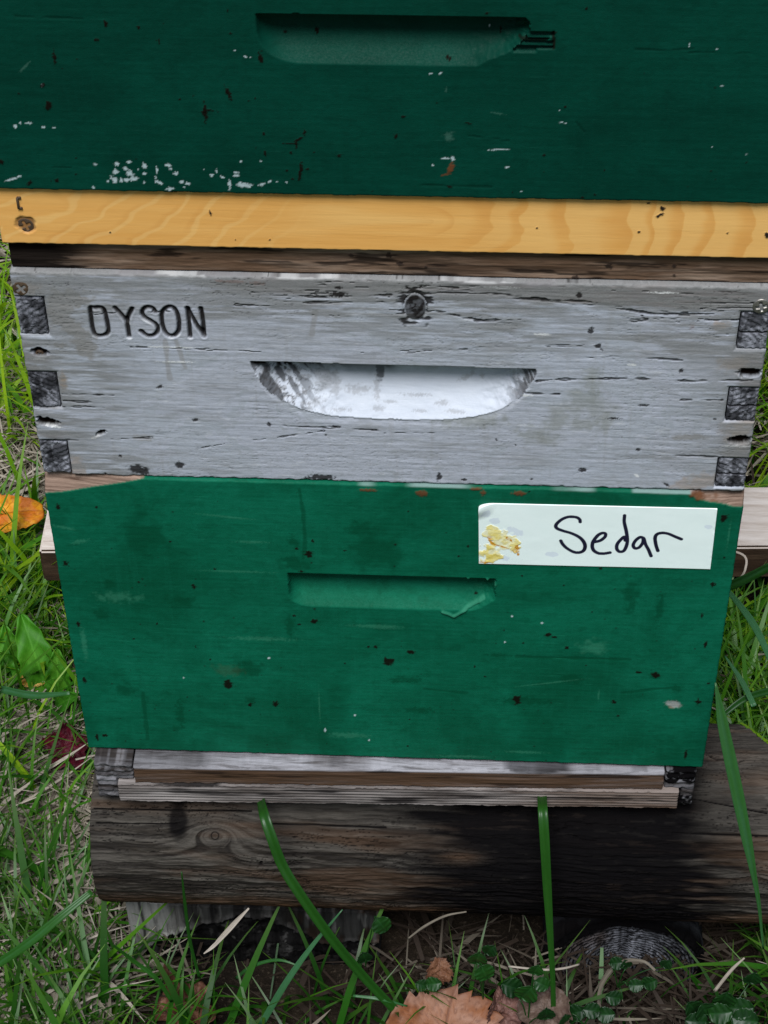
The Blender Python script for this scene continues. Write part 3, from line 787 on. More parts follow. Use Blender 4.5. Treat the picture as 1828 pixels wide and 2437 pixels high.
# worn corners: bare wood bevels
xa, zc = F(100, 1194)
xe = F(350, 1160)[0]
slope = np.clip((xe - X) / (xe - f.x0), 0, 1)
lowz = 244.2 - slope ** .9 * 14.5 + 2.0 * (fbm(X * .06, X * 0 + 2, 3, 205) - .5) * slope
e1 = np.clip(Z - lowz, 0, None)
f.D += np.where(slope > 0, .55 * e1 + .6 * ss(0, .4, e1), 0)
f.mask('bare')[:] = ss(.05, .5, e1) * (slope > 0)
xa2 = F(1640, 1180)[0]
s2 = np.clip((X - xa2) / (f.x1 - xa2), 0, 1)
lowz2 = 244.4 - s2 ** .5 * 11 + 4.0 * (fbm(X * .16, X * 0 + 4, 3, 206) - .5) * (s2 > 0)
e2 = np.clip(Z - lowz2, 0, None)
f.D += np.where(s2 > 0, .6 * e2 + .9 * ss(0, .4, e2) + 1.0 * (fbm(X * .2, Z * .6, 3, 207) - .5) * (e2 > .5), 0)
f.m['bare'][:] = np.maximum(f.m['bare'], ss(.05, .5, e2) * (s2 > 0))
f.mask('rust')[:] = .6 * ss(.56, .66, fbm(X * .12, Z * .2, 3, 208)) * (e2 > .3) * (s2 > 0)
topedge = 244.0 - Z
f.mask('chip_glint')[:] = .35 * ss(1.8, .6, topedge + 1.2 * (fbm(X * .07, Z * .2, 3, 209) - .5)) * ss(.46, .56, fbm(X * .03, Z * 0, 2, 210))
for q_ in ((1005, 1174, 26, 12), (1236, 1174, 30, 10), (1150, 1172, 12, 12), (875, 1166, 40, 6), (1134, 1164, 26, 6), (1660, 1180, 30, 20)):
    f.spot('rust', *q_, 0, .9, .8, .3, -.4)
# handhold
xl, zt = F(685, 1364)
xr, zr_ = F(1180, 1383)
zt_line = zt + (X - xl) * (F(1160, 1377)[1] - zt) / (F(1160, 1377)[0] - xl)
H = zt - F(900, 1448)[1]
dl = X - xl + .5 * (fbm(X * .2, Z * .5, 2, 211) - .5)
dr = xr - X + 1.6 * (fbm(X * .2, Z * .35, 4, 212) - .5) * 2 - 3.5 * ss(.55, .2, (zt_line - Z) / H) * 0
zlow = zt_line - H + 9.5 * (1 - np.sqrt(np.clip(1 - (np.clip(17 - dl, 0, 17) / 17) ** 2.4, 0, 1)))
zlow = zlow + np.clip((16 - dr) / 16, 0, 1) ** 1.4 * H * .35 + np.where(dr < 25, .8 * (fbm(X * .4, Z * .4, 3, 213) - .5) * 2, 0)
t = (zt_line - Z) / np.maximum(zt_line - zlow, .3)
inside = (t > 0) & (t < 1) & (dl > 0) & (dr > 0)
e_ = np.sqrt(1 - (1 - np.clip(dl / 9, 0, 1)) ** 2) * np.clip(.5 + dr / 12, 0, 1)
prof = 12.0 * np.clip(1 - np.clip(t, 0, 1) ** 2.6, 0, 1) * e_
prof = prof + np.clip(1 - dr / 22, 0, 1) * 1.3 * (fbm(X * .4, Z * .5, 4, 214) - .5) * 2 * (t < .97) + .18 * (fbm(X * .03, Z * .7, 3, 215) - .5)
f.D = np.where(inside, np.maximum(prof, 0), f.D)
# torn lips of paint at the right end
for pts, w_, up in (([(1054, 1456), (1068, 1460), (1080, 1466), (1095, 1458), (1112, 1448), (1135, 1440), (1150, 1432)], 1.5, -1.3), ([(1160, 1378), (1168, 1382), (1178, 1392)], 1.1, -1.4), ([(1112, 1376), (1122, 1378)], .6, -.8)):
    P_ = [F(*p) for p in pts]
    q, d = f.dist(P_, 4)
    f.D[q] += up * (1 - ss(w_ * .4, w_, d + .5 * (fbm(X[q] * .7, Z[q] * .7, 2, 216) - .5)))
    f.mask('scuff')[q] = np.maximum(f.mask('scuff')[q], .6 * (1 - ss(w_ * .5, w_, d)))
# stains and marks
for q_ in ((340, 1275, 90, 90), (890, 1315, 120, 70, -20), (590, 1590, 70, 30), (705, 1340, 60, 30), (690, 1490, 20, 40), (970, 1617, 60, 14), (945, 1620, 40, 10), (1360, 1616, 44, 20), (1255, 1668, 110, 16), (1610, 1640, 20, 16), (1560, 1608, 30, 16), (700, 1290, 26, 26), (420, 1735, 20, 14), (595, 1665, 20, 18), (860, 1260, 60, 30), (430, 1430, 60, 30), (1500, 1420, 40, 70), (1570, 1450, 20, 60), (260, 1390, 30, 20), (240, 1460, 30, 30), (430, 1700, 20, 60), (1190, 1560, 60, 8), (1280, 1565, 80, 6), (1000, 1690, 60, 12), (300, 1640, 40, 30)):
    f.spot('stain', *q_[:4], q_[4] if len(q_) > 4 else 0, .9, .9, .55, 0, 12)
for pts in ([(712, 1165), (722, 1220), (726, 1290), (722, 1330)], [(1230, 1563), (1500, 1570)], [(340, 1650), (352, 1760)], [(1010, 1640), (1110, 1650)], [(1480, 1650), (1560, 1640), (1610, 1636)]):
    f.line('stain', pts, 2.2, .8, .12, 1.0)
for q_ in ((150, 1255, 46, 6, -12), (190, 1289, 34, 8, 15), (880, 1490, 90, 6), (830, 1750, 80, 10), (760, 1680, 3, 60), (1425, 1655, 3, 20), (1310, 1625, 130, 3, 12), (280, 1420, 80, 20), (540, 1230, 110, 4, -6), (1735, 1270, 3, 60), (200, 1530, 12, 60), (600, 1290, 60, 5), (914, 1492, 60, 8), (620, 1520, 120, 8), (560, 1360, 140, 4), (1250, 1790, 80, 5), (1100, 1800, 100, 5), (1410, 1540, 60, 30)):
    f.spot('scuff', *q_[:4], q_[4] if len(q_) > 4 else 0, .45, 1.0, .6, -.05, 14)
for q_ in ((735, 1318, 22, 13), (733, 1313, 10, 5), (706, 1306, 8, 6), (717, 1360, 10, 5), (744, 1287, 8, 6), (545, 1627, 26, 18), (595, 1677, 8, 8), (656, 1674, 14, 12), (748, 1478, 17, 11), (701, 1465, 8, 6), (712, 1486, 7, 4), (749, 1449, 7, 5), (461, 1395, 10, 10), (1231, 1666, 22, 17), (1305, 1511, 14, 9), (1319, 1516, 12, 5), (1349, 1541, 9, 7), (925, 1572, 26, 14), (922, 1580, 18, 8), (978, 1551, 20, 8), (1130, 1586, 5, 5), (1461, 1671, 11, 8), (1471, 1703, 6, 5), (1561, 1607, 18, 12), (1242, 1370, 6, 5), (1430, 1353, 7, 6), (1133, 1430, 9, 4), (1723, 1233, 16, 20, -15), (1697, 1390, 12, 8), (1697, 1390, 5, 12), (1679, 1535, 7, 14), (1671, 1465, 6, 12), (1662, 1670, 16, 6), (1661, 1670, 5, 14), (1632, 1796, 7, 20), (1686, 1626, 6, 5), (138, 1206, 9, 13), (230, 1207, 7, 6), (156, 1341, 14, 12), (186, 1485, 8, 13), (201, 1618, 8, 14), (231, 1754, 8, 14), (250, 1750, 12, 6), (334, 1485, 4, 3), (374, 1484, 4, 6), (405, 1288, 7, 4), (330, 1385, 5, 4), (466, 1540, 4, 6), (500, 1569, 5, 4), (512, 1354, 8, 4), (1200, 1500, 4, 4), (940, 1296, 5, 4), (942, 1296, 4, 4), (1114, 1300, 5, 5), (1092, 1324, 5, 4), (1260, 1170, 5, 4), (895, 1540, 10, 6), (318, 1520, 5, 4), (1155, 1610, 5, 4), (1245, 1530, 5, 4), (975, 1712, 4, 4), (970, 1775, 6, 4), (1724, 1327, 5, 4), (1520, 1600, 16, 5), (877, 1539, 7, 5), (820, 1310, 8, 4)):
    f.spot('speck', *q_[:4], q_[4] if len(q_) > 4 else 0, .95, .8, .22, -.15, 15)
for q_ in ((640, 1566, 7, 4), (845, 1702, 5, 5), (879, 1762, 5, 5), (1202, 1528, 5, 4), (1218, 1467, 5, 4), (1290, 1483, 5, 4), (437, 1613, 4, 3), (774, 1738, 4, 8)):
    f.spot('chip_glint', *q_, 0, .9, .5, .2, -.15)
f.spot('chip_glint', 1603, 1676, 34, 15, -12, .35, .5, .3, .3)
f.spot('bare', 1603, 1676, 34, 16, -12, .75, .5, .3, .3)
f.spot('rust', 540, 1595, 60, 22, 0, .12, .8, .6)
specks(f, 110, 217, (.3, .75))
specks(f, 90, 219, (.25, .6), 1.0, (2, 60), .7)
f.m['stain'][:] = np.maximum(f.m['stain'], .5 * ss(.50, .66, fbm(X * .035, Z * .02, 4, 221)) * ss(120, 10, Z))
f.build('front_panel', MT['green_low'], low, 0.0, .019)
close_box(low, .0005, .244, MT['green_low'], 0.0)

# --- sticker with the handwritten name
M = Mat('name_sticker', .38, .45)
n1 = M.noise((60, 60, 60), 4, .6)
n2 = M.noise((90, 90, 20), 3, .6, 0, 4)
c = M.mix(n1, (.70, .80, .765), (.77, .85, .82))
c = M.mix(M.math('MULTIPLY', M.attr('smudge'), .5), c, (.50, .55, .66))
c = M.mix(M.attr('honey'), c, M.mix(M.ramp(M.noise((160, 160, 160), 4, .65), [(.35, 0.), (.7, 1.)]), (.66, .50, .05), (.78, .70, .30)))
c = M.mix(M.attr('amber'), c, (.50, .22, .012))
c = M.mix(M.attr('ink'), c, M.mix(M.math('MULTIPLY', n2, .5), (.006, .005, .014), (.02, .018, .06)))
M.color(c)
M.bump(n1, .08, .0005)
TL, TR, BR, BL = [np.array(F(1120 + a / 2.7286, 1180 + b / 2.7286)) for a, b in ((52, 44), (1602, 80), (1556, 472), (54, 436))]
nu, nv = 620, 150
Uu, Vv = np.meshgrid(np.linspace(0, 1, nu), np.linspace(0, 1, nv))
SX = BL[0] * (1 - Uu) * (1 - Vv) + BR[0] * Uu * (1 - Vv) + TR[0] * Uu * Vv + TL[0] * (1 - Uu) * Vv
SZ = BL[1] * (1 - Uu) * (1 - Vv) + BR[1] * Uu * (1 - Vv) + TR[1] * Uu * Vv + TL[1] * (1 - Uu) * Vv
rc = 6.0                                              # the rounded corner at upper left
du, dv = SX - TL[0], TL[1] - SZ
cut = np.clip(rc * 1.5 - du, 0, None) / (rc * 1.5)
SZ = SZ - (Vv ** 3) * rc * .62 * (1 - np.sqrt(np.clip(1 - cut ** 2, 0, 1)))
def sdist(pts):
    P = np.array(pts, float)
    best = np.full(SX.shape, 1e9)
    for (xa, za), (xb, zb) in zip(P[:-1], P[1:]):
        dx, dz = xb - xa, zb - za
        t = np.clip(((SX - xa) * dx + (SZ - za) * dz) / (dx * dx + dz * dz + 1e-9), 0, 1)
        best = np.minimum(best, np.hypot(SX - xa - t * dx, SZ - za - t * dz))
    return best
ink = np.zeros_like(SX)
for pts in ([(712, 165), (708, 148), (685, 134), (635, 132), (590, 150), (556, 182), (560, 205), (600, 222), (660, 240), (715, 270), (742, 310), (738, 345), (712, 362), (670, 360), (625, 335), (598, 308), (586, 286)],
            [(794, 296), (840, 286), (872, 262), (876, 242), (858, 236), (828, 250), (800, 285), (790, 320), (800, 350), (830, 368), (865, 370), (905, 364)],
            [(1005, 285), (998, 262), (975, 280), (952, 310), (950, 340), (968, 358), (995, 352), (1012, 320), (1018, 285), (1012, 230), (998, 165), (1000, 122)],
            [(1120, 268), (1100, 264), (1072, 285), (1056, 315), (1068, 336), (1095, 330), (1118, 300), (1124, 272), (1136, 310), (1155, 345), (1172, 386)],
            [(1216, 352), (1204, 315), (1198, 270), (1210, 245), (1240, 236), (1280, 240), (1325, 258), (1368, 276)]):
    P = smooth_line([F(1120 + a / 2.7286, 1180 + b / 2.7286) for a, b in pts], 8)
    d = sdist(P)
    wv = 1.08 + .22 * (fbm(SX * .12, SZ * .12, 2, 301) - .3)
    ink = np.maximum(ink, 1 - ss(wv - .12, wv + .14, d))
def sspot(a, b, w, h, ang=0, seed=0, rag=.8):
    x, z = F(1120 + a / 2.7286, 1180 + b / 2.7286)
    k = .277 / 2.7286
    cc, sn = math.cos(R(ang)), math.sin(R(ang))
    u_, v_ = (SX - x) * cc + (SZ - z) * sn, -(SX - x) * sn + (SZ - z) * cc
    d = np.hypot(u_ / (w * .5 * k), v_ / (h * .5 * k * 1.35)) + rag * (fbm(SX * .3, SZ * .3, 4, seed) - .5) * 2
    return 1 - ss(.85, 1.1, d)
honey = np.maximum.reduce([sspot(150, 250, 150, 80, -30, 1), sspot(235, 300, 160, 100, -30, 2), sspot(125, 380, 120, 110, 20, 3), sspot(290, 340, 60, 50, -40, 4)])
amber = np.maximum.reduce([sspot(120, 265, 46, 26, -40, 5), sspot(295, 330, 40, 50, 0, 6, 1.0), sspot(140, 300, 60, 14, -50, 7), sspot(190, 320, 100, 10, -20, 8, 1.0), sspot(310, 375, 20, 24, 0, 9, 1.0), sspot(110, 425, 90, 10, 0, 10, 1.0), sspot(250, 275, 50, 12, -50, 11, 1.0)]) * (.35 + .65 * ss(.4, .6, fbm(SX * .6, SZ * .6, 3, 305)))
honey = honey * (.6 + .4 * ss(.35, .6, fbm(SX * .25, SZ * .25, 3, 306)))
smudge = np.maximum.reduce([sspot(160, 165, 60, 40, 0, 12), sspot(290, 225, 80, 40, -30, 13), sspot(530, 375, 70, 26, 0, 14), sspot(100, 110, 60, 40, 0, 15), sspot(220, 400, 50, 30, 0, 16), sspot(1550, 195, 50, 26, 0, 17)])
SY = -.0006 - .0002 * fbm(SX * .04, SZ * .08, 3, 307) - .0005 * honey * fbm(SX * .4, SZ * .4, 3, 308) - .0022 * ss(11, 0, np.hypot(du, dv - 2)) - .0005 * ss(.985, 1.0, Uu) * fbm(SZ * .2, SX * 0, 2, 309)
V = np.stack([SX / 1000, SY, SZ / 1000], -1).reshape(-1, 3)
ring = np.concatenate([np.arange(nu), np.arange(1, nv) * nu + nu - 1, (nv - 1) * nu + np.arange(nu - 2, -1, -1), np.arange(nv - 2, 0, -1) * nu])
B = V[ring].copy()
B[:, 1] = -.0001
n0, n = len(V), len(ring)
a_, b_ = np.arange(n), (np.arange(n) + 1) % n
ext = lambda v: np.concatenate([v.ravel(), v.ravel()[ring]])
me = mesh_np('name_sticker', np.vstack([V, B]), np.vstack([grid_quads(nv, nu), np.stack([ring[b_], ring[a_], n0 + a_, n0 + b_], -1)]), {'ink': ext(ink), 'honey': ext(honey * .9), 'amber': ext(amber), 'smudge': ext(smudge)})
link('name_sticker', me, M.mat, low)

# --- bottom board with entrance block
bot = thing('bottom_board', 'weathered grey bottom board with a ridged strip along its front edge', 'bottom board', (0, .25, -.037))
sk = R(1.45)
piv = Vector((0, -.008, 0))
def turn(o):
    o.data.transform(Matrix.Translation(piv) @ Matrix.Rotation(sk, 4, 'Z') @ Matrix.Translation(-piv))
    return o
# block: brown front; the lit top edge is painted pale
f = Face(-175.0, 182.0, -18.2, -1.2, .5)
X, Z = f.X, f.Z
f.D += .6 * (fbm(X * .02, Z * .4, 4, 401) - .5) * 2
gr = fbm(X * .012, (Z + 4 * np.sin(X * .02)) * .7, 4, 403)
f.mask('grain')[:] = ss(.45, .6, gr)
f.mask('brown')[:] = .75 * ss(.35, .6, fbm(X * .01, Z * .12, 3, 405)) * ss(0, -6, Z + 2.5)
f.mask('dark')[:] = .7 * ss(.6, .7, fbm(X * .02, Z * .4, 4, 407))
f.round_edges(1.6, 1.2, 402)
f.D += np.clip(Z + 3, 0, None) ** 1.6 * .5          # worn sloping upper edge
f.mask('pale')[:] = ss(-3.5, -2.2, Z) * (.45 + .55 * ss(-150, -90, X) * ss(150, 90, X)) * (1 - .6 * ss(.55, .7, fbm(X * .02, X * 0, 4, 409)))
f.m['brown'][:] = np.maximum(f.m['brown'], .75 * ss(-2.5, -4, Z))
ob = turn(f.build('entrance_block', MT['grey_wood'], bot, -.0095, .024))
f = Face(-187.0, 193.0, -35.5, -18.6, .45)
X, Z = f.X, f.Z
lam = np.sin((Z + .9 * (fbm(X * .01, Z * .05, 3, 411) - .5)) * 2.3 + .6 * np.sin(X * .008))
f.D += .9 * ss(-.2, -.9, lam) + .4 * (fbm(X * .02, Z * .8, 4, 413) - .5) * 2
f.mask('grain')[:] = np.clip(ss(-.1, -.9, lam) * .95 + .4 * ss(.5, .7, fbm(X * .02, Z * .5, 3, 415)), 0, 1)
f.mask('pale')[:] = .7 * ss(.2, .9, lam) * ss(.35, .6, fbm(X * .008, Z * .1, 3, 417))
f.mask('dark')[:] = .85 * ss(.60, .72, fbm(X * .02, Z * .3, 4, 419))
f.mask('brown')[:] = .5 * ss(40, 160, X + 40 * (fbm(X * .02, Z * .2, 3, 418) - .5))
f.round_edges(1.4, 1.2, 412)
f.Z += np.where(Z < -34.0, 1.4 * (fbm(X * .06, Z * 0, 3, 416) - .5), 0)
turn(f.build('ridged_strip', MT['strip'], bot, -.0112, .023))
for xa, xb, dk in ((-202.0, -176.2, .35), (183.2, 203.5, .85)):
    f = Face(xa, xb, -37.0, -1.0, .45)
    X, Z = f.X, f.Z
    f.D += 1.1 * (fbm(X * .25, Z * .35, 4, int(420 + xa)) - .5) * 2 + .5 * np.sin(Z * 1.2 + 3 * fbm(X * .1, Z * .1, 2, 5))
    f.mask('dark')[:] = np.clip(dk * .5 + dk * ss(.42, .58, fbm(X * .15, Z * .3, 4, int(430 + xa))) + (.5 * ss(-14, -20, Z) * (X > -187) if xa < 0 else 0), 0, 1)
    f.mask('pale')[:] = .6 * ss(.45, .6, fbm(X * .3, Z * .4, 3, int(440 + xa))) * (1 - dk) * ss(-26, -8, Z)
    f.round_edges(1.6, 1.4, 422)
    if xa < 0: f.D += np.where((Z < -17) & (X > -188), 6.0, 0)
    turn(f.build('side_rail', MT['grey_wood'], bot, -.0065, .56))
turn(box('floor_board', MT['grey_wood'], bot, -.1755, .1825, .016, .55, -.034, -.018, .001))
box('riser', MT['grey_wood'], bot, -.16, .16, .375, .44, -.138, -.0345, .002)

# ------------------------------------------------------------------ the log under the front of the hive
LR, LY, LZ = .0705, .043, -.1085
log = None
def on_log(px, py):
    d = ray(px, py)
    o = CC - np.array([0, LY, LZ])
    a, b, c = d[1] ** 2 + d[2] ** 2, o[1] * d[1] + o[2] * d[2], o[1] ** 2 + o[2] ** 2 - LR ** 2
    disc = b * b - a * c
    t = (-b - math.sqrt(max(disc, 0))) / a
    p = CC + d * t
    th = math.atan2(p[2] - LZ, -(p[1] - LY))          # 0 faces the camera side, + is up
    return p[0] * 1000, th * LR * 1000
na, nx = 760, 860
th = -math.pi + np.arange(na) * 2 * math.pi / na
xs = np.linspace(0, 1, nx)
XS, TH = np.meshgrid(xs, th)
endl = -.2112 + .002 * (fbm(TH * 3, TH * 0, 3, 501) - .5)
endr = .283 - .034 * ss(1.1, 2.3, TH) + .006 * (fbm(TH * 3, TH * 0 + 5, 3, 502) - .5)
XX = endl + (endr - endl) * XS
XM, SM = XX * 1000, TH * LR * 1000
seam = ss(math.pi, math.pi - .5, np.abs(TH))
kx_, ks_ = on_log(512, 1988)
dx, ds = XM - kx_, SM - ks_
wk = .55 * np.exp(-(dx / 17) ** 2 - (ds / 8) ** 2)
v = SM + 3.0 * (fbm(XM * .012, SM * .02, 3, 503) - .5) * 2 - 9 * np.exp(-(dx / 20) ** 2) * np.exp(-((ds - 3) / 20) ** 2) + 5 * (fbm(XM * .035, SM * .05, 3, 530) - .5)
ringk = np.sqrt((dx * .55) ** 2 + ds ** 2)
vv = v * (1 - wk) + ringk * 1.3 * wk
g1 = fbm(XM * .018, vv * .42, 5, 505)
g2 = fbm(XM * .05, vv * 1.1, 4, 506)
rad = LR + (.0011 * (g1 - .5) * 2 + .0006 * (g2 - .5) * 2) * seam + .0018 * (fbm(XM * .012, SM * .02, 3, 507) - .5) * 2 * seam + .0009 * (fbm(XM * .08, SM * .35, 5, 532) - .5) * 2 * seam
wide_c = 1 - np.abs(2 * fbm(XM * .008, vv * .10, 4, 509) - 1)
ck = ss(.975, 1., wide_c) * ss(.45, .55, fbm(XM * .012, SM * .03, 2, 510))
rad = rad - .0022 * ck * seam
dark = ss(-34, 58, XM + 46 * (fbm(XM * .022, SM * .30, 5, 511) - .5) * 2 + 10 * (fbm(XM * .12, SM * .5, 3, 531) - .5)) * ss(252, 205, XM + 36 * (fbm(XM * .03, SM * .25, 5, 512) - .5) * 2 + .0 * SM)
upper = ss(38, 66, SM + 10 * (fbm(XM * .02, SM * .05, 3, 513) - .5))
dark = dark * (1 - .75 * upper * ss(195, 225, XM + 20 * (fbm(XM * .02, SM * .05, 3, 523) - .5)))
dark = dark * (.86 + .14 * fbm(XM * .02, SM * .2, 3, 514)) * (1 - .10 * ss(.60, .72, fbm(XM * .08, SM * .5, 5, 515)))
dark = np.maximum(dark, .9 * ss(-18, -62, SM + 12 * (fbm(XM * .02, SM * .1, 3, 516) - .5)))  # underside blackened: its shade put into the colour
tx, ts = on_log(425, 1950)
blot = np.exp(-((XM - tx) / 9) ** 2 - ((SM - ts) / 16) ** 2) + np.exp(-((XM - tx - 3) / 22) ** 2 - ((SM - ts - 17) / 5) ** 2)
dark = np.maximum(dark, .8 * ss(.35, .8, blot + .5 * (fbm(XM * .08, SM * .08, 3, 517) - .5)))
dark = np.maximum(dark, .9 * ck)
for (pa, pb, w_) in (((222, 1926), (600, 1930), .8), ((228, 1960), (420, 1962), .6), ((640, 1960), (920, 1970), .7), ((1600, 1985), (1828, 1990), .9), ((1640, 1900), (1828, 1935), .7)):
    (xa, sa), (xb, sb) = on_log(*pa), on_log(*pb)
    tt = np.clip((XM - xa) / (xb - xa), 0, 1)
    d = np.abs(SM - (sa + (sb - sa) * tt) + 1.2 * (fbm(XM * .03, SM * 0, 3, int(pa[1])) - .5)) + np.where((XM < xa) | (XM > xb), 9, 0)
    lc = 1 - ss(.3, w_ * 1.2, d)
    dark = np.maximum(dark, .9 * lc)
    rad = rad - .0016 * lc
fc = 1 - np.abs(2 * fbm(XM * .03, vv * .75, 4, 540) - 1)
fc = ss(.955, .995, fc) * ss(.46, .58, fbm(XM * .02, SM * .06, 3, 541))
dark = np.maximum(dark, .85 * fc)
rad = rad - .0010 * fc * seam
speckle = fbm(XM * .25, vv * .9, 4, 542)
grain = np.clip(ss(.52, .36, g1) * .8 + .5 * ss(.5, .38, g2) + .5 * ss(.54, .68, speckle), 0, 1)
grain = np.maximum(grain, wk * ss(.1, .8, np.sin(ringk * 1.7 + 5 * fbm(XM * .08, SM * .12, 2, 518))) * .45)
brown = .75 * ss(-8, -40, SM + 14 * (fbm(XM * .015, SM * .08, 3, 519) - .5)) + .35 * ss(.5, .7, fbm(XM * .01, SM * .06, 3, 520))

cx2, cs2 = on_log(1098, 2040)
br2 = np.exp(-((XM - cx2) / 16) ** 2 - ((SM - cs2) / 6) ** 2)
dark = dark * (1 - .55 * br2)
brown = np.maximum(brown, .6 * br2)
pale = .7 * ss(.52, .66, g1) * ss(50, 20, np.abs(SM - 20)) + .8 * ss(.53, .62, fbm(XM * .035, SM * .15, 4, 521)) * np.exp(-((XM - 2) / 18) ** 2) * ss(-25, 5, SM) + .5 * upper
pale = np.maximum(pale, .9 * ss(.55, .6, fbm(XM * .03, SM * .12, 3, 522)) * ss(235, 258, XM) * ss(40, 70, SM))  # top of the right end paler: its sunlit patch put into the colour
for k_, (px, py) in enumerate(((512, 1990),)):
    nut = ss(3.4, 2.8, np.hypot(dx, ds)) - ss(2.4, 1.9, np.hypot(dx, ds))
    dark = np.maximum(dark, .8 * nut)
Y = LY - rad * np.cos(TH)
Zz = LZ + rad * np.sin(TH)
V = np.stack([XX, Y, Zz], -1).reshape(-1, 3)
q = grid_quads(na, nx)
last = np.stack([(na - 1) * nx + np.arange(nx - 1), (na - 1) * nx + np.arange(1, nx), np.arange(1, nx), np.arange(nx - 1)], -1)
cl, crr = len(V), len(V) + 1
ia = np.arange(na)
ib = (ia + 1) % na
tr = np.vstack([np.stack([ia * nx, ib * nx, np.full(na, cl)], -1), np.stack([ib * nx + nx - 1, ia * nx + nx - 1, np.full(na, crr)], -1)])
V = np.vstack([V, [[-.2105, LY, LZ], [.27, LY, LZ]]])
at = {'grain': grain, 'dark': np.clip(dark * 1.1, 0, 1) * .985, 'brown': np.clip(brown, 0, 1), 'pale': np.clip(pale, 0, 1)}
at = {k: np.concatenate([a.ravel(), [.3, .3]]) for k, a in at.items()}
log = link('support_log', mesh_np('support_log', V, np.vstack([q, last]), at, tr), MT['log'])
tag(log, 'round weathered log lying crosswise under the bottom board, blackened on its right half', 'log')

# ------------------------------------------------------------------ timbers carrying the log
f = Face(-201.0, -12.0, -275.0, -176.5, .7)
X, Z = f.X, f.Z
poly = np.array([F(200 + a / 2.765, 1900 + b / 2.765) for a, b in ((265, 1290), (300, 1150), (380, 1040), (470, 965), (560, 905), (720, 860), (880, 830), (1000, 770), (1150, 800), (1300, 830), (1450, 900), (1560, 960))])
o_ = np.argsort(poly[:, 0])
zb = np.interp(X, poly[o_, 0], poly[o_, 1])
edge = Z - zb + 7 * (fbm(X * .07, Z * .07, 4, 601) - .5) * 2
rot = 1 - ss(-1.5, 2.5, edge)
f.D += 8 * rot * fbm(X * .06, Z * .06, 4, 603) - 5 * np.exp(-(edge / 3.0) ** 2) * fbm(X * .2, Z * .2, 3, 604) + 1.0 * (fbm(X * .35, Z * .03, 4, 605) - .5) * 2
f.D += .02 * np.clip(-150 - X, 0, None) ** 1.6 * .4
f.mask('dark')[:] = np.clip(rot * (.97 - .25 * ss(.6, .7, fbm(X * .15, Z * .15, 4, 606))) + .9 * (1 - ss(.5, 1.6, np.abs(X + 190 + .6 * np.sin(Z * .1)))) * .9, 0, 1)
f.m['dark'][:] = np.maximum(f.m['dark'], .85 * ss(-176, -140, X + 16 * (fbm(X * .08, Z * .02, 4, 611) - .5) * 2) * (1 - .4 * ss(.55, .65, fbm(X * .15, Z * .04, 3, 612))))  # right of the grey post: deep shadow put into the colour
f.mask('brown')[:] = .75 * ss(-90, -60, X) * ss(.4, .6, fbm(X * .1, Z * .05, 3, 607)) * (1 - rot)
f.mask('pale')[:] = .8 * ss(-150, -185, X) * (1 - rot)
f.mask('grain')[:] = ss(.5, .65, fbm(X * .3, Z * .02, 3, 609))
st = f.build('support_timber', MT['timber'], None, .002, .46)
tag(st, 'grey timber with a rotten black lower face under the log at lower left', 'timber')

# round log whose cut end faces the camera
cx0, cz0, rr0, yf = .174, -.236, .060, .004
nr, na2 = 120, 300
Rr, Aa = np.meshgrid(np.linspace(0.004, 1, nr), np.arange(na2) * 2 * math.pi / na2, indexing='ij')
rm = Rr * rr0 * 1000
wob = 1 + .06 * (fbm(np.cos(Aa) * 2 + 5, np.sin(Aa) * 2 + 5, 3, 701) - .5) * 2
rw = rm * wob
ring_s = np.sin(rw * 2.15 + .8 * (fbm(np.cos(Aa) * 3 + 9, np.sin(Aa) * 3 + rm * .02, 3, 703) - .5))
cell = fbm(rw * .5, Aa * (8 + rm * .15), 3, 704)
dep = .9 * ss(.1, -.8, ring_s) + 1.2 * (cell - .5) * 2 * .6 + 3.5 * ss(.93, 1, Rr)
spoke = 1 - np.abs(2 * fbm(Aa * 3.5, rm * .01, 2, 706) - 1)
dep += 1.2 * ss(.93, 1, spoke) * ss(8, 20, rm)
XP = cx0 + rm * wob * np.cos(Aa) / 1000 * 1.0
ZP = cz0 + rm * wob * np.sin(Aa) / 1000 * .92
V = np.stack([XP, yf + dep / 1000, ZP], -1)
back = V[-1].copy()
tube = [np.stack([back[:, 0], np.full(na2, y_), back[:, 2]], -1) for y_ in (.03, .45)]
V = np.concatenate([V.reshape(-1, 3)] + tube + [[[cx0, .45, cz0]], [[cx0, yf + .001, cz0]]])
q = grid_quads(nr + 2, na2, True)[:, ::-1]
ia = np.arange(na2)
ib = (ia + 1) % na2
ce = (nr + 2) * na2
tr = np.vstack([np.stack([(nr + 1) * na2 + ib, (nr + 1) * na2 + ia, np.full(na2, ce)], -1), np.stack([ia, ib, np.full(na2, ce + 1)], -1)])[:, ::-1]
dk = np.clip(.25 + .8 * ss(.0, -.7, ring_s) + .6 * ss(.52, .68, cell) + ss(.82, .97, Rr), 0, 1)
pl = .4 * ss(.2, .9, ring_s) * ss(.45, .6, cell) * ss(.75, .4, Rr)
pad = lambda a, v0: np.concatenate([a.ravel(), np.full(2 * na2 + 2, v0)])
bt = .5 * ss(.15, .6, -np.cos(Aa)) * ss(.5, .8, Rr)
el = link('round_log', mesh_np('round_log', V, q, {'dark': pad(dk, .8), 'pale': pad(pl, 0.), 'brown': pad(bt, 0.)}, tr), MT['endgrain'])
tag(el, 'round log with ringed dark cut end facing forward under the log at lower right', 'log')

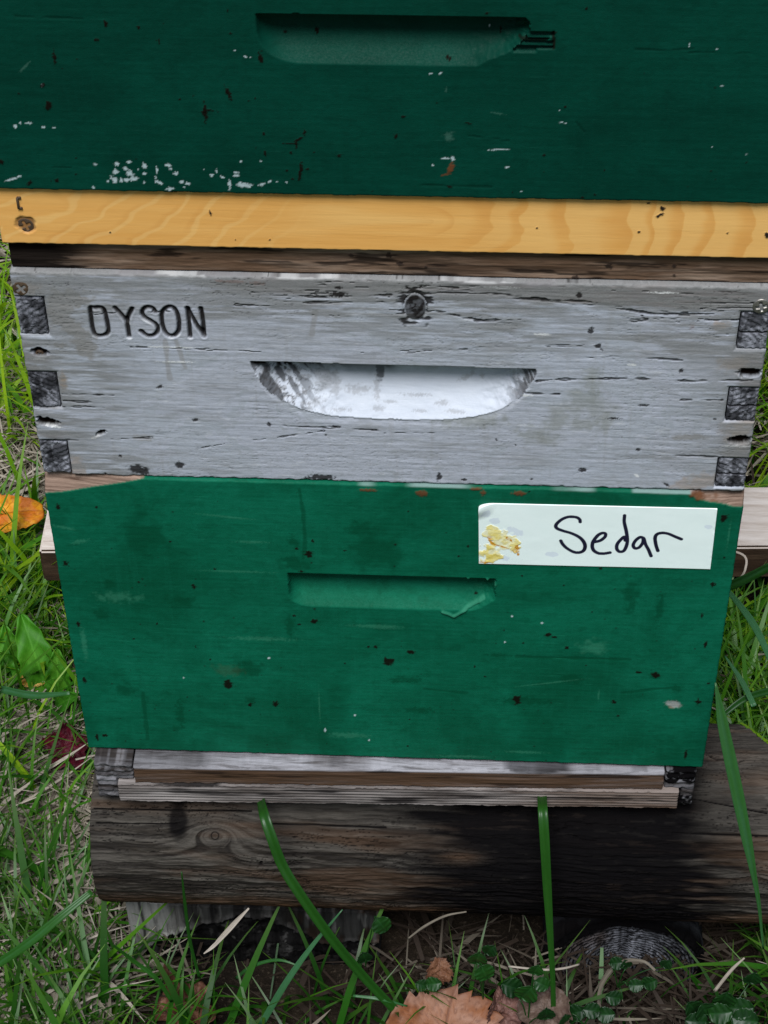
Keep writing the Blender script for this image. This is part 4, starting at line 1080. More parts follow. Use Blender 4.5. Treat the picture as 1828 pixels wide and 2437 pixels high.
# sawn beam behind the hive
p1, p2 = on_z(92, 1312, -.139), on_z(1780, 1302, -.139)
ang = ang_b = math.atan2(p2[1] - p1[1], p2[0] - p1[0])
bl = box('sawn_beam', MT['beam'], None, p1[0], p1[0] + .92, p1[1], p1[1] + .080, -.176, -.139, .002, ang, Vector(p1))
MT['shaded_wood'] = wood_mat('shaded_brown_wood', (.012, .007, .004), (.045, .024, .013), (.085, .052, .03))  # beam's front and ends: stain and their shade put into one darker colour
bl.data.materials.append(MT['shaded_wood'])
for p_ in bl.data.polygons:
    if p_.normal.y < -.7 or abs(p_.normal.x) > .7: p_.material_index = 1
tag(bl, 'pale sawn beam lying crosswise in the sun behind the hive', 'beam')

# ------------------------------------------------------------------ ground
GZ = -.25
def ground_h(x, y):
    return GZ + .016 * (fbm(x * 6 + 40, y * 6 + 40, 4, 801) - .5) + .05 * (fbm(x * .8 + 9, y * .8 + 9, 2, 802) - .5) * ss(.6, 2, np.hypot(x, y - .2))
k = np.linspace(-1, 1, 321)
ax = np.sinh(k * 6.2) / np.sinh(6.2) * 90
GX, GY = np.meshgrid(ax, ax + .3)
V = np.stack([GX, GY, ground_h(GX, GY)], -1).reshape(-1, 3)
M = Mat('lawn_soil', .95, .1)
n = M.noise((18, 18, 18), 6, .65)
n2 = M.noise((260, 260, 260), 4, .65)
n3 = M.noise((2.2, 2.2, 2.2), 5, .6, 0, 3)
far = M.mix(n3, (.045, .085, .018), (.10, .13, .04))
c = M.mix(M.ramp(n, [(.35, 0.), (.65, 1.)]), (.007, .005, .0035), (.028, .020, .013))
c = M.mix(M.ramp(n2, [(.56, 0.), (.74, 1.)]), c, (.075, .056, .04))
dist = M.nt.nodes.new('ShaderNodeVectorMath')
dist.operation = 'LENGTH'
M.L(M.tc.outputs['Object'], dist.inputs[0])
c = M.mix(M.ramp(M.math('DIVIDE', dist.outputs['Value'], 8.0, True), [(.2, 0.), (.5, 1.)]), c, far)
M.color(c)
M.bump(n2, .8, .004)
gr_ = link('ground', mesh_np('ground', V, grid_quads(321, 321)), M.mat)
tag(gr_, 'brown soil and thatch of the lawn under the hive', None, None, 'structure')

# ------------------------------------------------------------------ grass and dry litter
def blade_field(name, P, az, L, W, lean0, lean1, K, tint, mat, twist=None, z_of=None, flat=False):
    n = len(P)
    t = np.linspace(0, 1, K + 1)
    V = np.zeros((n, K + 1, 2, 3), np.float32)
    pos = P.copy()
    d_h = np.stack([np.cos(az), np.sin(az)], -1)
    side = np.stack([-np.sin(az + twist), np.cos(az + twist), np.zeros(n)], -1)
    for kx in range(K + 1):
        a = lean0 + (lean1 - lean0) * t[kx]
        wv = W * np.clip(1.05 - t[kx] ** 2.2, .04, 1) * (.75 + .25 * min(1, t[kx] * 4)) * .5
        V[:, kx, 0] = pos - side * wv[:, None]
        V[:, kx, 1] = pos + side * wv[:, None]
        step = L / K
        pos = pos + np.concatenate([d_h * (np.sin(a) * step)[:, None], (np.cos(a) * step)[:, None]], 1)
        if flat: pos[:, 2] = np.maximum(pos[:, 2], P[:, 2] - .004)
    base = np.arange(n)[:, None] * (2 * K + 2)
    kk = np.arange(K)[None, :] * 2
    Q = np.stack([base + kk, base + kk + 1, base + kk + 3, base + kk + 2], -1).reshape(-1, 4)
    at = {'tint': np.repeat(tint, 2 * K + 2), 'along': np.tile(np.repeat(t, 2), n)}
    return link(name, mesh_np(name, V.reshape(-1, 3), Q, at), mat)

def leaf_mat(name, stops, tip=None, trans=.35, rough=.45, spec=.4):
    M = Mat(name, rough, spec)
    c = M.ramp(M.attr('tint'), stops)
    if tip: c = M.mix(M.math('MULTIPLY', M.math('POWER', M.attr('along'), 3.0), .5), c, tip)
    c = M.mix(M.math('MULTIPLY', M.attr('vein'), .6), c, M.mix(1.0, c, (2.2, 1.7, 3.0), 'MULTIPLY'))
    n = M.noise((300, 300, 300), 4, .7)
    c = M.mix(M.math('MULTIPLY', n, .5), c, M.mix(1.0, c, (.45, .45, .40), 'MULTIPLY'))
    M.color(c)
    tr = M.nt.nodes.new('ShaderNodeBsdfTranslucent')
    mx = M.nt.nodes.new('ShaderNodeMixShader')
    mx.inputs[0].default_value = trans
    M.L(M.mix(1.0, c, (1.5, 1.6, .8), 'MULTIPLY'), tr.inputs[0])
    M.L(M.bsdf.outputs[0], mx.inputs[1])
    M.L(tr.outputs[0], mx.inputs[2])
    out = [n_ for n_ in M.nt.nodes if n_.type == 'OUTPUT_MATERIAL'][0]
    M.L(mx.outputs[0], out.inputs[0])
    return M.mat

MT['grass'] = leaf_mat('grass', [(0., (.010, .07, .004)), (.4, (.028, .155, .006)), (.75, (.10, .28, .006)), (1., (.30, .47, .012))], (.14, .20, .03), .42)
MT['straw'] = leaf_mat('dry_straw', [(0., (.030, .020, .014)), (.5, (.21, .18, .14)), (1., (.50, .43, .37))], None, .2, .7, .2)
MT['blade'] = leaf_mat('grass_blade', [(0., (.010, .060, .006)), (.6, (.022, .105, .010)), (1., (.045, .15, .06))], None, .30, .4)
MT['weed'] = leaf_mat('weed_leaf', [(0., (.016, .10, .006)), (.6, (.055, .235, .010)), (1., (.15, .36, .03))], None, .35, .55, .25)

MT['sprout'] = leaf_mat('sprout_leaf', [(0., (.004, .028, .004)), (.6, (.012, .070, .007)), (1., (.03, .12, .012))], None, .25, .45)

rg = np.random.default_rng(77)
def scatter(n, x0, x1, y0, y1, keep):
    x, y = rg.uniform(x0, x1, n), rg.uniform(y0, y1, n)
    k_ = keep(x, y)
    x, y = x[k_], y[k_]
    return np.stack([x, y, ground_h(x, y)], -1)

def keep_lawn(x, y):
    hive = (np.abs(x) < .235) & (y > -.02) & (y < .54)
    hive |= (x > -.21) & (x < .0) & (y > -.012) & (y < .5)
    yb = y - p1[1] - (x - p1[0]) * math.tan(ang_b)
    beam = (yb > -.004) & (yb < .085) & (x > -.32) & (x < .66)
    lg = (np.abs(x - .03) < .25) & (y > -.01) & (y < .11)
    clump = fbm(x * 7 + 3, y * 7 + 3, 3, 811) + .12 * ((x > .22) & (x < .6))
    return ~hive & ~beam & ~lg & (rg.random(len(x)) < (.10 + 1.2 * ss(.42, .64, clump)) * np.where((np.abs(x - .08) < .22) & (y < .02), .35, 1) * np.where((x < -.2) & (x > -.33) & (y > .06) & (y < .38), .4, 1))

P = np.vstack([scatter(46000, -.95, .95, -.28, 1.9, keep_lawn), scatter(6000, -.5, -.2, -.15, .5, keep_lawn), scatter(7000, .22, .5, -.12, .6, keep_lawn)])
n = len(P)
lush_lit = ss(.15, .6, P[:, 1])  # bigger back grass; its sunlit brightness also goes into the tint
big = rg.random(n) < .12
L_ = rg.uniform(.035, .11, n) * (1 + .3 * lush_lit) * np.where(big, 1.5, 1)
az = rg.uniform(0, 2 * math.pi, n)
o1 = blade_field('lawn_grass', P, az, L_, rg.uniform(.0015, .0042, n) * (1 + .35 * lush_lit) * np.where(big, 1.7, 1), rg.uniform(.1, .9, n), rg.uniform(.7, 1.9, n), 5, np.clip(rg.normal(.45, .22, n) + .42 * lush_lit - .20 * (P[:, 1] < .12) - .2 * ((np.abs(P[:, 0] - .08) < .24) & (P[:, 1] < .02)), 0, 1), MT['grass'], rg.normal(0, .5, n))  # tint also carries shade: foreground and under-log grass darkened
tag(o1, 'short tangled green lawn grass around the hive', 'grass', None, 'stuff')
P = np.vstack([scatter(40000, -5, 5, -4, 8, lambda x, y: (np.abs(x) > .9) | (y < -.26) | (y > 1.85)), scatter(60000, -2.2, 2.2, -1.8, 3, lambda x, y: (np.abs(x) > .85) | (y < -.24) | (y > 1.8))])
n = len(P)
o2 = blade_field('outer_lawn', P, rg.uniform(0, 6.28, n), rg.uniform(.06, .13, n), rg.uniform(.003, .007, n), rg.uniform(.1, .8, n), rg.uniform(.6, 1.7, n), 4, np.clip(rg.normal(.5, .2, n), 0, 1), MT['grass'], rg.normal(0, .5, n))
tag(o2, 'thinner grass of the wider lawn beyond the hive', 'grass', None, 'stuff')
def keep_straw(x, y):
    yb = y - p1[1] - (x - p1[0]) * math.tan(ang_b)
    beam = (yb > -.002) & (yb < .085) & (x > -.32) & (x < .66)
    hive = (np.abs(x) < .20) & (y > .03) & (y < .54)
    cl = fbm(x * 5 + 13, y * 5 + 3, 3, 821)
    return ~beam & ~hive & (rg.random(len(x)) < .12 + 1.6 * ss(.42, .6, cl))
P = np.vstack([scatter(20000, -.9, .9, -.25, 1.3, keep_straw), scatter(11000, -.5, -.2, -.12, .7, keep_straw), scatter(3800, -.37, -.205, .03, .40, keep_straw), scatter(4000, .2, .5, -.12, .6, keep_straw), scatter(700, -.15, .3, -.13, .02, keep_straw), scatter(9000, -1.6, 1.6, -1.6, -.24, keep_straw)])
n = len(P)
P[:, 2] += rg.uniform(.001, .034, n)
o3 = blade_field('dry_litter', P, rg.uniform(0, 6.28, n), rg.uniform(.02, .09, n), rg.uniform(.0014, .0030, n) * rg.choice([1, 1, 1, 1.9], n), rg.normal(1.5, .14, n), rg.normal(1.62, .22, n), 3, np.clip(rg.normal(.60, .25, n) - .95 * ((np.abs(P[:, 0] - .06) < .27) & (P[:, 1] < .12)) * rg.uniform(.55, 1, n), 0, 1), MT['straw'], rg.normal(0, .4, n), flat=True)  # straw near the log darkened: foreground shade put into its tint
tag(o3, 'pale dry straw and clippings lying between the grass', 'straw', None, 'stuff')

# ------------------------------------------------------------------ single blades and stalks
def ribbon(name, pts, widths, mat, label, cat, tint=.5, fold=.25, sub=8, face=None):
    P = smooth_line3(pts, sub)
    n = len(P)
    t = np.linspace(0, 1, n)
    W = np.interp(t, np.linspace(0, 1, len(widths)), widths)
    T = np.gradient(P, axis=0)
    T /= np.linalg.norm(T, axis=1)[:, None]
    look = np.array(face if face is not None else (0, -.75, .65))
    sd = np.cross(T, look)
    sd /= np.linalg.norm(sd, axis=1)[:, None]
    nn = np.cross(sd, T)
    cols = np.array([-1, -.5, -.08, .08, .5, 1.])
    off = np.array([0, -.6, -1, -1, -.6, 0]) * fold
    V = P[:, None] + sd[:, None] * (W[:, None, None] * .5 * cols[None, :, None]) + nn[:, None] * (W[:, None, None] * .5 * off[None, :, None])
    V += nn[:, None] * (W[:, None, None] * .06 * np.sin(cols * 14)[None, :, None])
    me = mesh_np(name, V.reshape(-1, 3), grid_quads(n, 6), {'tint': np.clip(tint + .12 * np.tile(np.array([.3, -.3, 1, 1, -.3, .3]), n) + .25 * (fbm(np.repeat(t, 6) * 9, np.tile(cols, n) * 2, 3, 5) - .5), 0, 1), 'along': np.repeat(t, 6) * 0})
    o = link(name, me, mat)
    md = o.modifiers.new('thickness', 'SOLIDIFY')
    md.thickness = .0003
    tag(o, label, cat)
    return o

def smooth_line3(pts, n=8):
    P = np.array(pts, float)
    P = np.vstack([2 * P[0] - P[1], P, 2 * P[-1] - P[-2]])
    out = []
    for k in range(1, len(P) - 2):
        for t_ in np.arange(n) / n:
            a, b, c, d = P[k - 1:k + 3]
            out.append(.5 * (2 * b + (c - a) * t_ + (2 * a - 5 * b + 4 * c - d) * t_ ** 2 + (3 * b - 3 * c + d - a) * t_ ** 3))
    out.append(P[-2])
    return np.array(out)

def path(*q): return [on_y(px, py, Y) for px, py, Y in q]

ribbon('grass_blade', path((975, 2440, -.075), (870, 2330, -.07), (790, 2235, -.066), (715, 2130, -.058), (672, 2060, -.05), (645, 1990, -.042), (627, 1935, -.03), (618, 1895, -.008)), [.0062, .0068, .007, .0072, .0072, .007, .0062], MT['blade'], 'long curved green grass blade bending up across the left half of the log', 'grass blade', .25)
ribbon('grass_blade', path((1318, 2445, -.072), (1316, 2340, -.066), (1311, 2250, -.06), (1303, 2120, -.05), (1297, 2010, -.04), (1292, 1930, -.028), (1290, 1890, -.006)), [.0032, .0034, .004, .0058, .0064, .0064, .006], MT['blade'], 'straight upright green grass blade crossing the black part of the log', 'grass blade', .35)
ribbon('grass_blade', path((1817, 2260, -.075), (1806, 2150, -.07), (1790, 2060, -.065), (1768, 1950, -.056), (1745, 1840, -.045), (1722, 1730, -.034), (1703, 1625, -.022)), [.0012, .0022, .0036, .0066, .0078, .0078, .0066, .0008], MT['blade'], 'tall green grass blade leaning beside the right corner of the lower green box', 'grass blade', .75)
ribbon('grass_blade', path((-30, 2310, -.09), (60, 2250, -.085), (140, 2185, -.075), (218, 2122, -.06)), [.0056, .006, .006, .0052, .004], MT['blade'], 'broad green grass blade slanting towards the left end of the log', 'grass blade', .55)
ribbon('grass_blade', path((618, 2445, -.08), (680, 2340, -.072), (740, 2255, -.062), (815, 2165, -.05)), [.0044, .0046, .004, .0026, .0006], MT['blade'], 'bluish green grass blade crossing the long curved blade at the bottom', 'grass blade', 1.)
ribbon('grass_blade', path((475, 2330, -.05), (452, 2240, -.045), (440, 2150, -.042), (432, 2075, -.040)), [.002, .0024, .0022, .0008], MT['blade'], 'thin dark grass blade standing in front of the left part of the log', 'grass blade', .1)
ribbon('grass_blade', path((410, 2385, -.06), (372, 2330, -.058), (315, 2285, -.055), (250, 2235, -.06)), [.0032, .0034, .003, .001], MT['blade'], 'green grass blade lying in front of the grey timber corner', 'grass blade', .5)
ribbon('grass_blade', path((560, 2330, -.03), (600, 2300, -.035), (660, 2285, -.04), (715, 2300, -.045)), [.0022, .0026, .002, .0006], MT['blade'], 'arched grass blade before the rotten face of the timber', 'grass blade', .7)
ribbon('grass_blade', path((1600, 1435, .1), (1680, 1415, .07), (1760, 1385, .05), (1840, 1345, .03)), [.004, .006, .006, .005], MT['blade'], 'broad green blade reaching out beside the right edge of the green box', 'grass blade', .7)
ribbon('grass_blade', path((1850, 1640, .1), (1780, 1660, .09), (1730, 1695, .08), (1715, 1712, .075)), [.005, .005, .004, .001], MT['blade'], 'dark green blade above the right end of the log', 'grass blade', .1)
ribbon('grass_blade', path((1720, 1390, .14), (1790, 1480, .1), (1840, 1580, .06)), [.003, .005, .004], MT['blade'], 'pale green blade drooping in the grass right of the green box', 'grass blade', 1.)
ribbon('grass_blade', path((1725, 1560, .12), (1765, 1620, .1), (1795, 1680, .08)), [.001, .004, .004], MT['blade'], 'short pale blade hanging above the right end of the log', 'grass blade', .95)
ribbon('grass_blade', path((0, 1640, .05), (80, 1655, .03), (165, 1650, .02)), [.005, .005, .002], MT['blade'], 'flat green blade lying below the broad leaved weed', 'grass blade', .8)
ribbon('grass_blade', path((840, 2370, -.07), (905, 2378, -.072), (970, 2395, -.07)), [.0016, .0024, .001], MT['blade'], 'short bent grass blade left of the big brown leaf', 'grass blade', .8)
ribbon('dry_stalk', path((592, 2162, -.032), (550, 2210, -.04), (508, 2252, -.045), (485, 2270, -.05)), [.0012, .0022, .0026, .0006], MT['straw'], 'pale dry stalk slanting in front of the rotten timber', 'dry stalk', .9)
ribbon('dry_stalk', path((592, 2162, -.032), (556, 2195, -.034), (520, 2235, -.04), (502, 2258, -.046)), [.001, .0012, .0012, .0005], MT['straw'], 'thin dry stalk forked off beside the thicker pale stalk', 'dry stalk', .8)
ribbon('dry_stalk', path((1690, 1300, .12), (1768, 1320, .11), (1774, 1355, .1), (1755, 1385, .1)), [.001, .0014, .0014, .001], MT['straw'], 'thin curled dry stalk in front of the beam at right', 'dry stalk', 1.)
ribbon('dry_stalk', path((1440, 2437, -.06), (1425, 2380, -.05), (1440, 2330, -.045), (1480, 2290, -.045), (1530, 2288, -.05), (1560, 2310, -.055)), [.002, .0026, .003, .002, .0016], MT['straw'], 'brown dry stalk arched over the ringed log end', 'dry stalk', .35)
ribbon('dry_stalk', path((1210, 2300, -.055), (1290, 2308, -.06), (1340, 2305, -.058), (1380, 2295, -.05)), [.0012, .0014, .0014, .001], MT['straw'], 'straight dry stalk lying behind the upright blade', 'dry stalk', .75)
ribbon('dry_stalk', path((970, 2235, -.03), (1010, 2205, -.03), (1060, 2180, -.03), (1110, 2170, -.03)), [.001, .0016, .0014, .0008], MT['straw'], 'tan dry stalk under the middle of the log', 'dry stalk', .4)
ribbon('dry_stalk', path((1700, 2360, -.06), (1740, 2310, -.055), (1772, 2280, -.05)), [.0022, .0022, .001], MT['straw'], 'pinkish dry stalk slanting right of the ringed log end', 'dry stalk', .7)

# ------------------------------------------------------------------ fallen leaves
def fallen_leaf(name, c, size, normal, up, outline, cols, label, curl=.2, seed=0, thick=.0004):
    nr, na = 26, 180
    A = np.arange(na) * 2 * math.pi / na
    rad_o = outline(A)
    RR, AA = np.meshgrid(np.linspace(0, 1, nr), A, indexing='ij')
    rr = RR * rad_o[None]
    u, v = rr * np.cos(AA), rr * np.sin(AA)
    w = curl * (u ** 2 * .9 - v ** 2 * .4) + .16 * (fbm(u * 3 + 9, v * 3 + 9, 3, seed) - .5) * curl * 4
    ph = ((v - np.abs(u) * .85 + 3) * 4.2 + .35 * (u > 0)) % 1
    ribs = np.minimum(np.abs(u + .05 * np.sin(v * 3)), np.abs(ph - .5) * .24 + .012)
    net = 1 - np.abs(2 * fbm(u * 4.5 + 3, v * 4.5 + 3, 3, seed + 3) - 1)
    vein = np.maximum(1 - ss(.008, .03, ribs), .7 * ss(.9, .985, net))
    w = w - .02 * vein
    N = Vector(normal).normalized()
    U = Vector(up)
    U = (U - N * U.dot(N)).normalized()
    X_ = U.cross(N)
    V = np.array(c) + size * (u[..., None] * np.array(X_) + v[..., None] * np.array(U) + w[..., None] * np.array(N))
    q = grid_quads(nr, na, True)
    at = {'vein': vein, 'tint': np.clip(fbm(u * 3 + 1, v * 3 + 1, 4, seed + 7), 0, 1), 'edge': RR}
    M = Mat(name + '_surface', .6, .3)
    cc = M.mix(M.ramp(M.attr('tint'), [(.38, 0.), (.6, 1.)]), cols[0], cols[1])
    cc = M.mix(M.math('MULTIPLY', M.math('POWER', M.attr('edge'), 8.0), .5), cc, cols[2])
    cc = M.mix(M.math('MULTIPLY', M.attr('vein'), .65), cc, cols[2])
    nn_ = M.noise((600, 600, 600), 3, .6)
    cc = M.mix(M.math('MULTIPLY', nn_, .3), cc, cols[2])
    M.color(cc)
    M.bump(nn_, .3, .0005)
    tr = M.nt.nodes.new('ShaderNodeBsdfTranslucent')
    mx = M.nt.nodes.new('ShaderNodeMixShader')
    mx.inputs[0].default_value = .25
    M.L(cc, tr.inputs[0])
    M.L(M.bsdf.outputs[0], mx.inputs[1])
    M.L(tr.outputs[0], mx.inputs[2])
    M.L(mx.outputs[0], [n_ for n_ in M.nt.nodes if n_.type == 'OUTPUT_MATERIAL'][0].inputs[0])
    o = link('fallen_leaf', mesh_np('fallen_leaf', V.reshape(-1, 3), q, at), M.mat)
    md = o.modifiers.new('thickness', 'SOLIDIFY')
    md.thickness = thick
    tag(o, label, 'leaf')
    return o

def toothed(n, depth, ell=1.0, seed=0, lobes=0, ld=0):
    def f_(A):
        s_ = (A * n / (2 * math.pi) + .9 * (fbm(np.cos(A) * 4 + 5, np.sin(A) * 4 + 9, 2, seed + 1) - .5) * 2) % 1
        depth_ = depth * (.35 + 1.3 * fbm(np.cos(A) * 3 + 7, np.sin(A) * 3 + 5, 2, seed + 2))
        r = 1 + depth_ * (1 - s_) ** 1.3 - depth_ * .5
        if lobes: r = r * (1 + ld * np.cos(lobes * (A - math.pi / 2)))
        r = r * (1 + .12 * (fbm(np.cos(A) * 2 + 5 + seed, np.sin(A) * 2 + 5, 3, seed) - .5))
        return r / np.sqrt((np.cos(A) * ell) ** 2 + np.sin(A) ** 2) * 1.0
    return f_

fallen_leaf('brown_leaf', on_y(1058, 2492, -.088), .041, (.05, -.62, .78), (.15, .6, .6), toothed(21, .15, .86, 3), ((.27, .095, .032), (.34, .175, .11), (.09, .03, .016)), 'large brown toothed leaf standing at the bottom edge below the log', .25, 3)
fallen_leaf('orange_leaf', on_z(8, 1224, -.18), .037, (.1, -.5, .85), (1, .25, -.1), toothed(9, .06, 2.0, 5), ((.60, .16, .006), (.78, .36, .010), (.26, .05, .006)), 'bright orange yellow leaf in the grass at left by the lower green box', .3, 5)
fallen_leaf('red_leaf', on_z(160, 1780, -.205), .017, (.25, -.5, .8), (.9, .5, .0), toothed(7, .18, .9, 8, 5, .16), ((.065, .002, .010), (.12, .005, .018), (.02, .001, .005)), 'dark crimson leaf beside the lower left corner of the green box', .5, 8)
fallen_leaf('pink_leaf', on_z(127, 1925, -.225), .013, (.5, -.4, .75), (.1, 1, .3), toothed(5, .05, 2.6, 9), ((.42, .13, .10), (.55, .25, .16), (.25, .07, .04)), 'narrow pink leaf standing in the grass left of the log', .5, 9)
fallen_leaf('dry_leaf', on_z(440, 2395, -.235), .020, (.1, -.4, .9), (.6, .8, 0), toothed(9, .2, .9, 12, 5, .2), ((.12, .045, .025), (.22, .10, .06), (.05, .02, .012)), 'curled reddish brown leaf in front of the rotten timber', .8, 12)
fallen_leaf('grey_leaf', on_y(1300, 2405, -.07), .018, (-.2, -.7, .7), (.2, .5, .7), toothed(11, .12, .9, 14), ((.10, .06, .045), (.15, .10, .075), (.045, .028, .02)), 'dull grey brown leaf behind the foot of the upright blade', .5, 14)
fallen_leaf('dark_leaf', on_y(1195, 2400, -.065), .015, (.3, -.7, .6), (.3, .5, .7), toothed(7, .15, 1.1, 16), ((.12, .05, .035), (.20, .10, .08), (.05, .025, .02)), 'dark brown leaf tucked right of the large toothed leaf', .9, 16)
fallen_leaf('tan_leaf', on_y(1045, 2312, -.045), .0095, (.1, -.8, .6), (.2, .5, .8), toothed(5, .2, 1.0, 18), ((.14, .055, .025), (.20, .09, .045), (.06, .025, .015)), 'small tan leaf above the tip of the large toothed leaf', .6, 18)
fallen_leaf('brown_leaf', on_z(165, 1990, -.235), .016, (-.3, -.3, .9), (.9, .3, 0), toothed(6, .2, 1.3, 20), ((.10, .04, .02), (.18, .08, .04), (.04, .02, .01)), 'dark brown leaf buried in the grass left of the log', .9, 20)
fallen_leaf('yellow_leaf', on_z(78, 1612, -.21), .013, (.0, -.5, .8), (1, .1, 0), toothed(6, .12, 1.4, 22), ((.50, .26, .03), (.58, .36, .10), (.28, .12, .03)), 'small dull yellow leaf under the broad leaved weed', .6, 22)
fallen_leaf('pale_leaf', on_z(10, 2005, -.23), .014, (.3, -.3, .9), (.2, .9, 0), toothed(6, .12, 1.6, 24), ((.34, .17, .11), (.44, .26, .19), (.2, .09, .05)), 'pale brown leaf in the grass at the left edge of the photo', .6, 24)

# ------------------------------------------------------------------ weeds
def plant_leaf(parent, base, tip, width, nrm, tint, sag=.12, name='leaf', pointed=1.0, stalk=.2, mat='weed'):
    base, tip = np.array(base, float), np.array(tip, float)
    ax_ = tip - base
    Ln = np.linalg.norm(ax_)
    T = ax_ / Ln
    N = np.array(nrm, float)
    N = N - T * (N @ T)
    N /= np.linalg.norm(N)
    Sd = np.cross(T, N)
    nt_, nc = 48, 21
    t = np.linspace(0, 1, nt_)
    cshape = np.where(t < stalk, .07, .07 + .93 * np.sin(np.clip((t - stalk) / (1 - stalk), 0, 1) ** .8 * math.pi) ** (.62 * pointed))
    cshape[-1] = .02
    cc = np.linspace(-1, 1, nc)
    Tm, Cm = np.meshgrid(t, cc, indexing='ij')
    Wd = width * .5 * cshape[:, None] * (1 + .05 * np.sin(Tm * 40))
    h = -.11 * width * (1 - np.abs(Cm)) + Ln * sag * np.sin(Tm * math.pi) + (.05 if mat == 'weed' else .02) * width * np.sin(Tm * 26 + np.abs(Cm) * 4) * np.abs(Cm)
    V = base + T * (Tm * Ln)[..., None] + Sd * (Wd * Cm)[..., None] + N * h[..., None]
    vein = np.maximum(1 - ss(.02, .12, np.abs(Cm)), .6 * (mat == 'weed') * ss(.80, .97, np.sin(Tm * 40 - np.abs(Cm) * 6)))
    h = h - .012 * width * vein
    tn = np.clip(tint - .18 + .5 * (fbm(Tm * 5, Cm * 2, 3, int(abs(base[0]) * 999)) - .5), 0, 1)
    me = mesh_np(name, V.reshape(-1, 3), grid_quads(nt_, nc), {'tint': tn, 'along': Tm * 0, 'vein': vein})
    o = link(name, me, MT[mat], parent)
    md = o.modifiers.new('thickness', 'SOLIDIFY')
    md.thickness = .0004
    return o

def weed(name, label, foot, leaves, cat='weed'):
    t_ = thing(name, label, cat, tuple(foot))
    for (b, tp, w, nr_, tn) in leaves:
        plant_leaf(t_, b, tp, w, nr_, tn)
    return t_

Zw = -.20
ft = on_z(130, 1700, -.245)
wl = [(ft, on_z(50, 1462, -.16), .030, (.15, -.5, .85), .75), (ft + .004, on_z(135, 1545, -.18), .021, (.15, -.5, .85), .8), (ft, on_z(182, 1655, -.19), .020, (.05, -.5, .85), .5),
      (on_z(60, 1640, -.245), on_z(10, 1490, -.18), .022, (.0, -.5, .85), .8), (on_z(30, 1660, -.245), on_z(15, 1550, -.2), .022, (0, -.5, .85), .7), (on_z(30, 1650, -.245), on_z(-40, 1590, -.21), .022, (.2, -.6, .7), .8)]
weed('broadleaf_weed', 'bright green broad leaved weed growing left of the lower green box', ft, wl)
ft = on_z(-10, 1830, -.245)
weed('broadleaf_weed', 'low green weed at the left edge near the crimson leaf', ft, [(ft, on_z(30, 1770, -.2), .024, (0, -.6, .7), .5), (ft, on_z(10, 1800, -.2), .022, (.3, -.6, .7), .4), (ft, on_z(-30, 1720, -.2), .026, (0, -.6, .7), .6)])
ft = on_z(240, 1850, -.245)
weed('broadleaf_weed', 'small green leafy sprout beside the left rail of the bottom board', ft, [(ft, on_z(215, 1810, -.2), .016, (0, -.6, .7), .6), (ft, on_z(232, 1840, -.2), .014, (.3, -.6, .7), .7)])

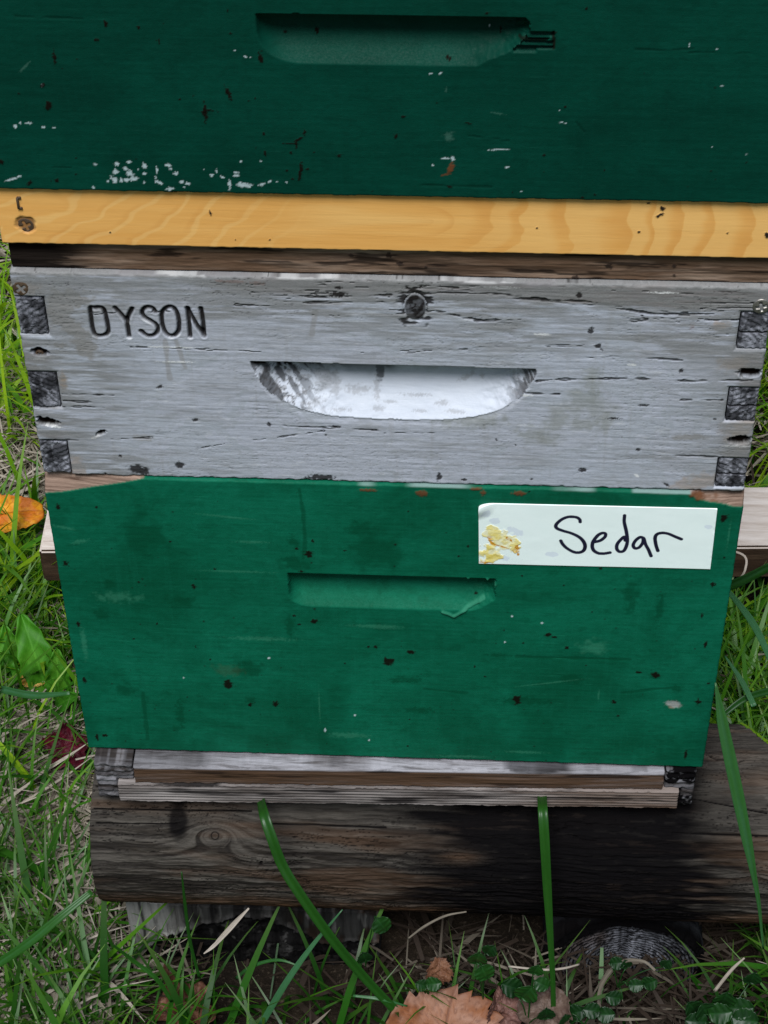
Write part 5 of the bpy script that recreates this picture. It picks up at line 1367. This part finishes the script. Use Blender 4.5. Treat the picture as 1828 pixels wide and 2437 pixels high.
def clover(name, label, foot, heads, group=None):
    t_ = thing(name, label, 'weed', tuple(foot), group)
    for (px, py, Y, w, ang, tn) in heads:
        c_ = on_y(px, py, Y)
        d_ = np.array([math.cos(R(ang)), -.1, math.sin(R(ang))]) * w * 1.15
        plant_leaf(t_, c_ - d_ * .5, c_ + d_ * .5, w, (.1, -.75, .65), tn, .1, 'leaf', .8, .12, 'sprout')
        n_ = 8
        a0, a1 = np.array(foot, float), c_ - d_ * .5
        tt = np.linspace(0, 1, n_)[:, None]
        pp = a0 + (a1 - a0) * tt + np.array([0, 0, .006]) * np.sin(tt * math.pi)
        ring_ = np.stack([np.array([math.cos(k), math.sin(k), 0]) * .0005 for k in np.arange(5) * 2 * math.pi / 5])
        Vv_ = (pp[:, None] + ring_[None]).reshape(-1, 3)
        link('stem', mesh_np('stem', Vv_, grid_quads(n_, 5, True), {'tint': np.full(len(Vv_), .3), 'along': np.zeros(len(Vv_))}), MT['sprout'], t_)
    return t_
clover('leafy_sprout', 'green sprout with two round leaves above the large brown leaf', on_y(1150, 2380, -.06), [(1136, 2283, -.05, .014, 80, .45), (1152, 2313, -.058, .015, -70, .6), (1165, 2262, -.045, .011, 60, .2)])
clover('leafy_sprout', 'small sprout with round leaves left of the tan leaf', on_y(1020, 2385, -.06), [(1030, 2342, -.06, .011, 20, .5), (1005, 2345, -.06, .009, 150, .35)])
clover('leafy_sprout', 'upright leafy sprout between the brown leaves beside the upright blade', on_y(1255, 2440, -.075), [(1252, 2365, -.07, .017, 65, .55), (1275, 2310, -.065, .011, 75, .6), (1288, 2342, -.066, .011, -30, .5), (1220, 2350, -.06, .015, 150, .15), (1300, 2415, -.078, .013, 90, .2)])
clover('leafy_sprout', 'cluster of dark rounded leaves in the bottom right corner', on_y(1720, 2450, -.08), [(1723, 2380, -.075, .016, 80, .4), (1680, 2408, -.08, .017, 110, .25), (1712, 2412, -.082, .016, 20, .45), (1762, 2400, -.078, .016, 10, .4), (1770, 2428, -.084, .018, -5, .3), (1650, 2400, -.07, .014, 120, .15), (1790, 2330, -.06, .013, 80, .25), (1660, 2432, -.085, .015, 170, .2)])
clover('leafy_sprout', 'lone round leaf sprouting under the middle of the log', on_y(870, 2300, -.05), [(907, 2200, -.045, .014, -60, .45), (868, 2280, -.05, .011, 100, .2)])
clover('leafy_sprout', 'tiny sprouts growing at the foot of the ringed log end', on_y(1470, 2350, -.05), [(1468, 2292, -.045, .010, 20, .2), (1490, 2296, -.046, .009, 100, .15), (1512, 2345, -.055, .010, 10, .3), (1545, 2340, -.055, .011, 40, .3), (1585, 2295, -.045, .009, 60, .15), (1462, 2375, -.06, .011, 160, .2)])
clover('leafy_sprout', 'trailing dark sprout below the dull grey brown leaf', on_y(1390, 2440, -.08), [(1370, 2410, -.075, .013, 30, .15), (1410, 2405, -.076, .012, 170, .2), (1350, 2430, -.08, .013, 100, .2), (1440, 2415, -.076, .012, 10, .25)])
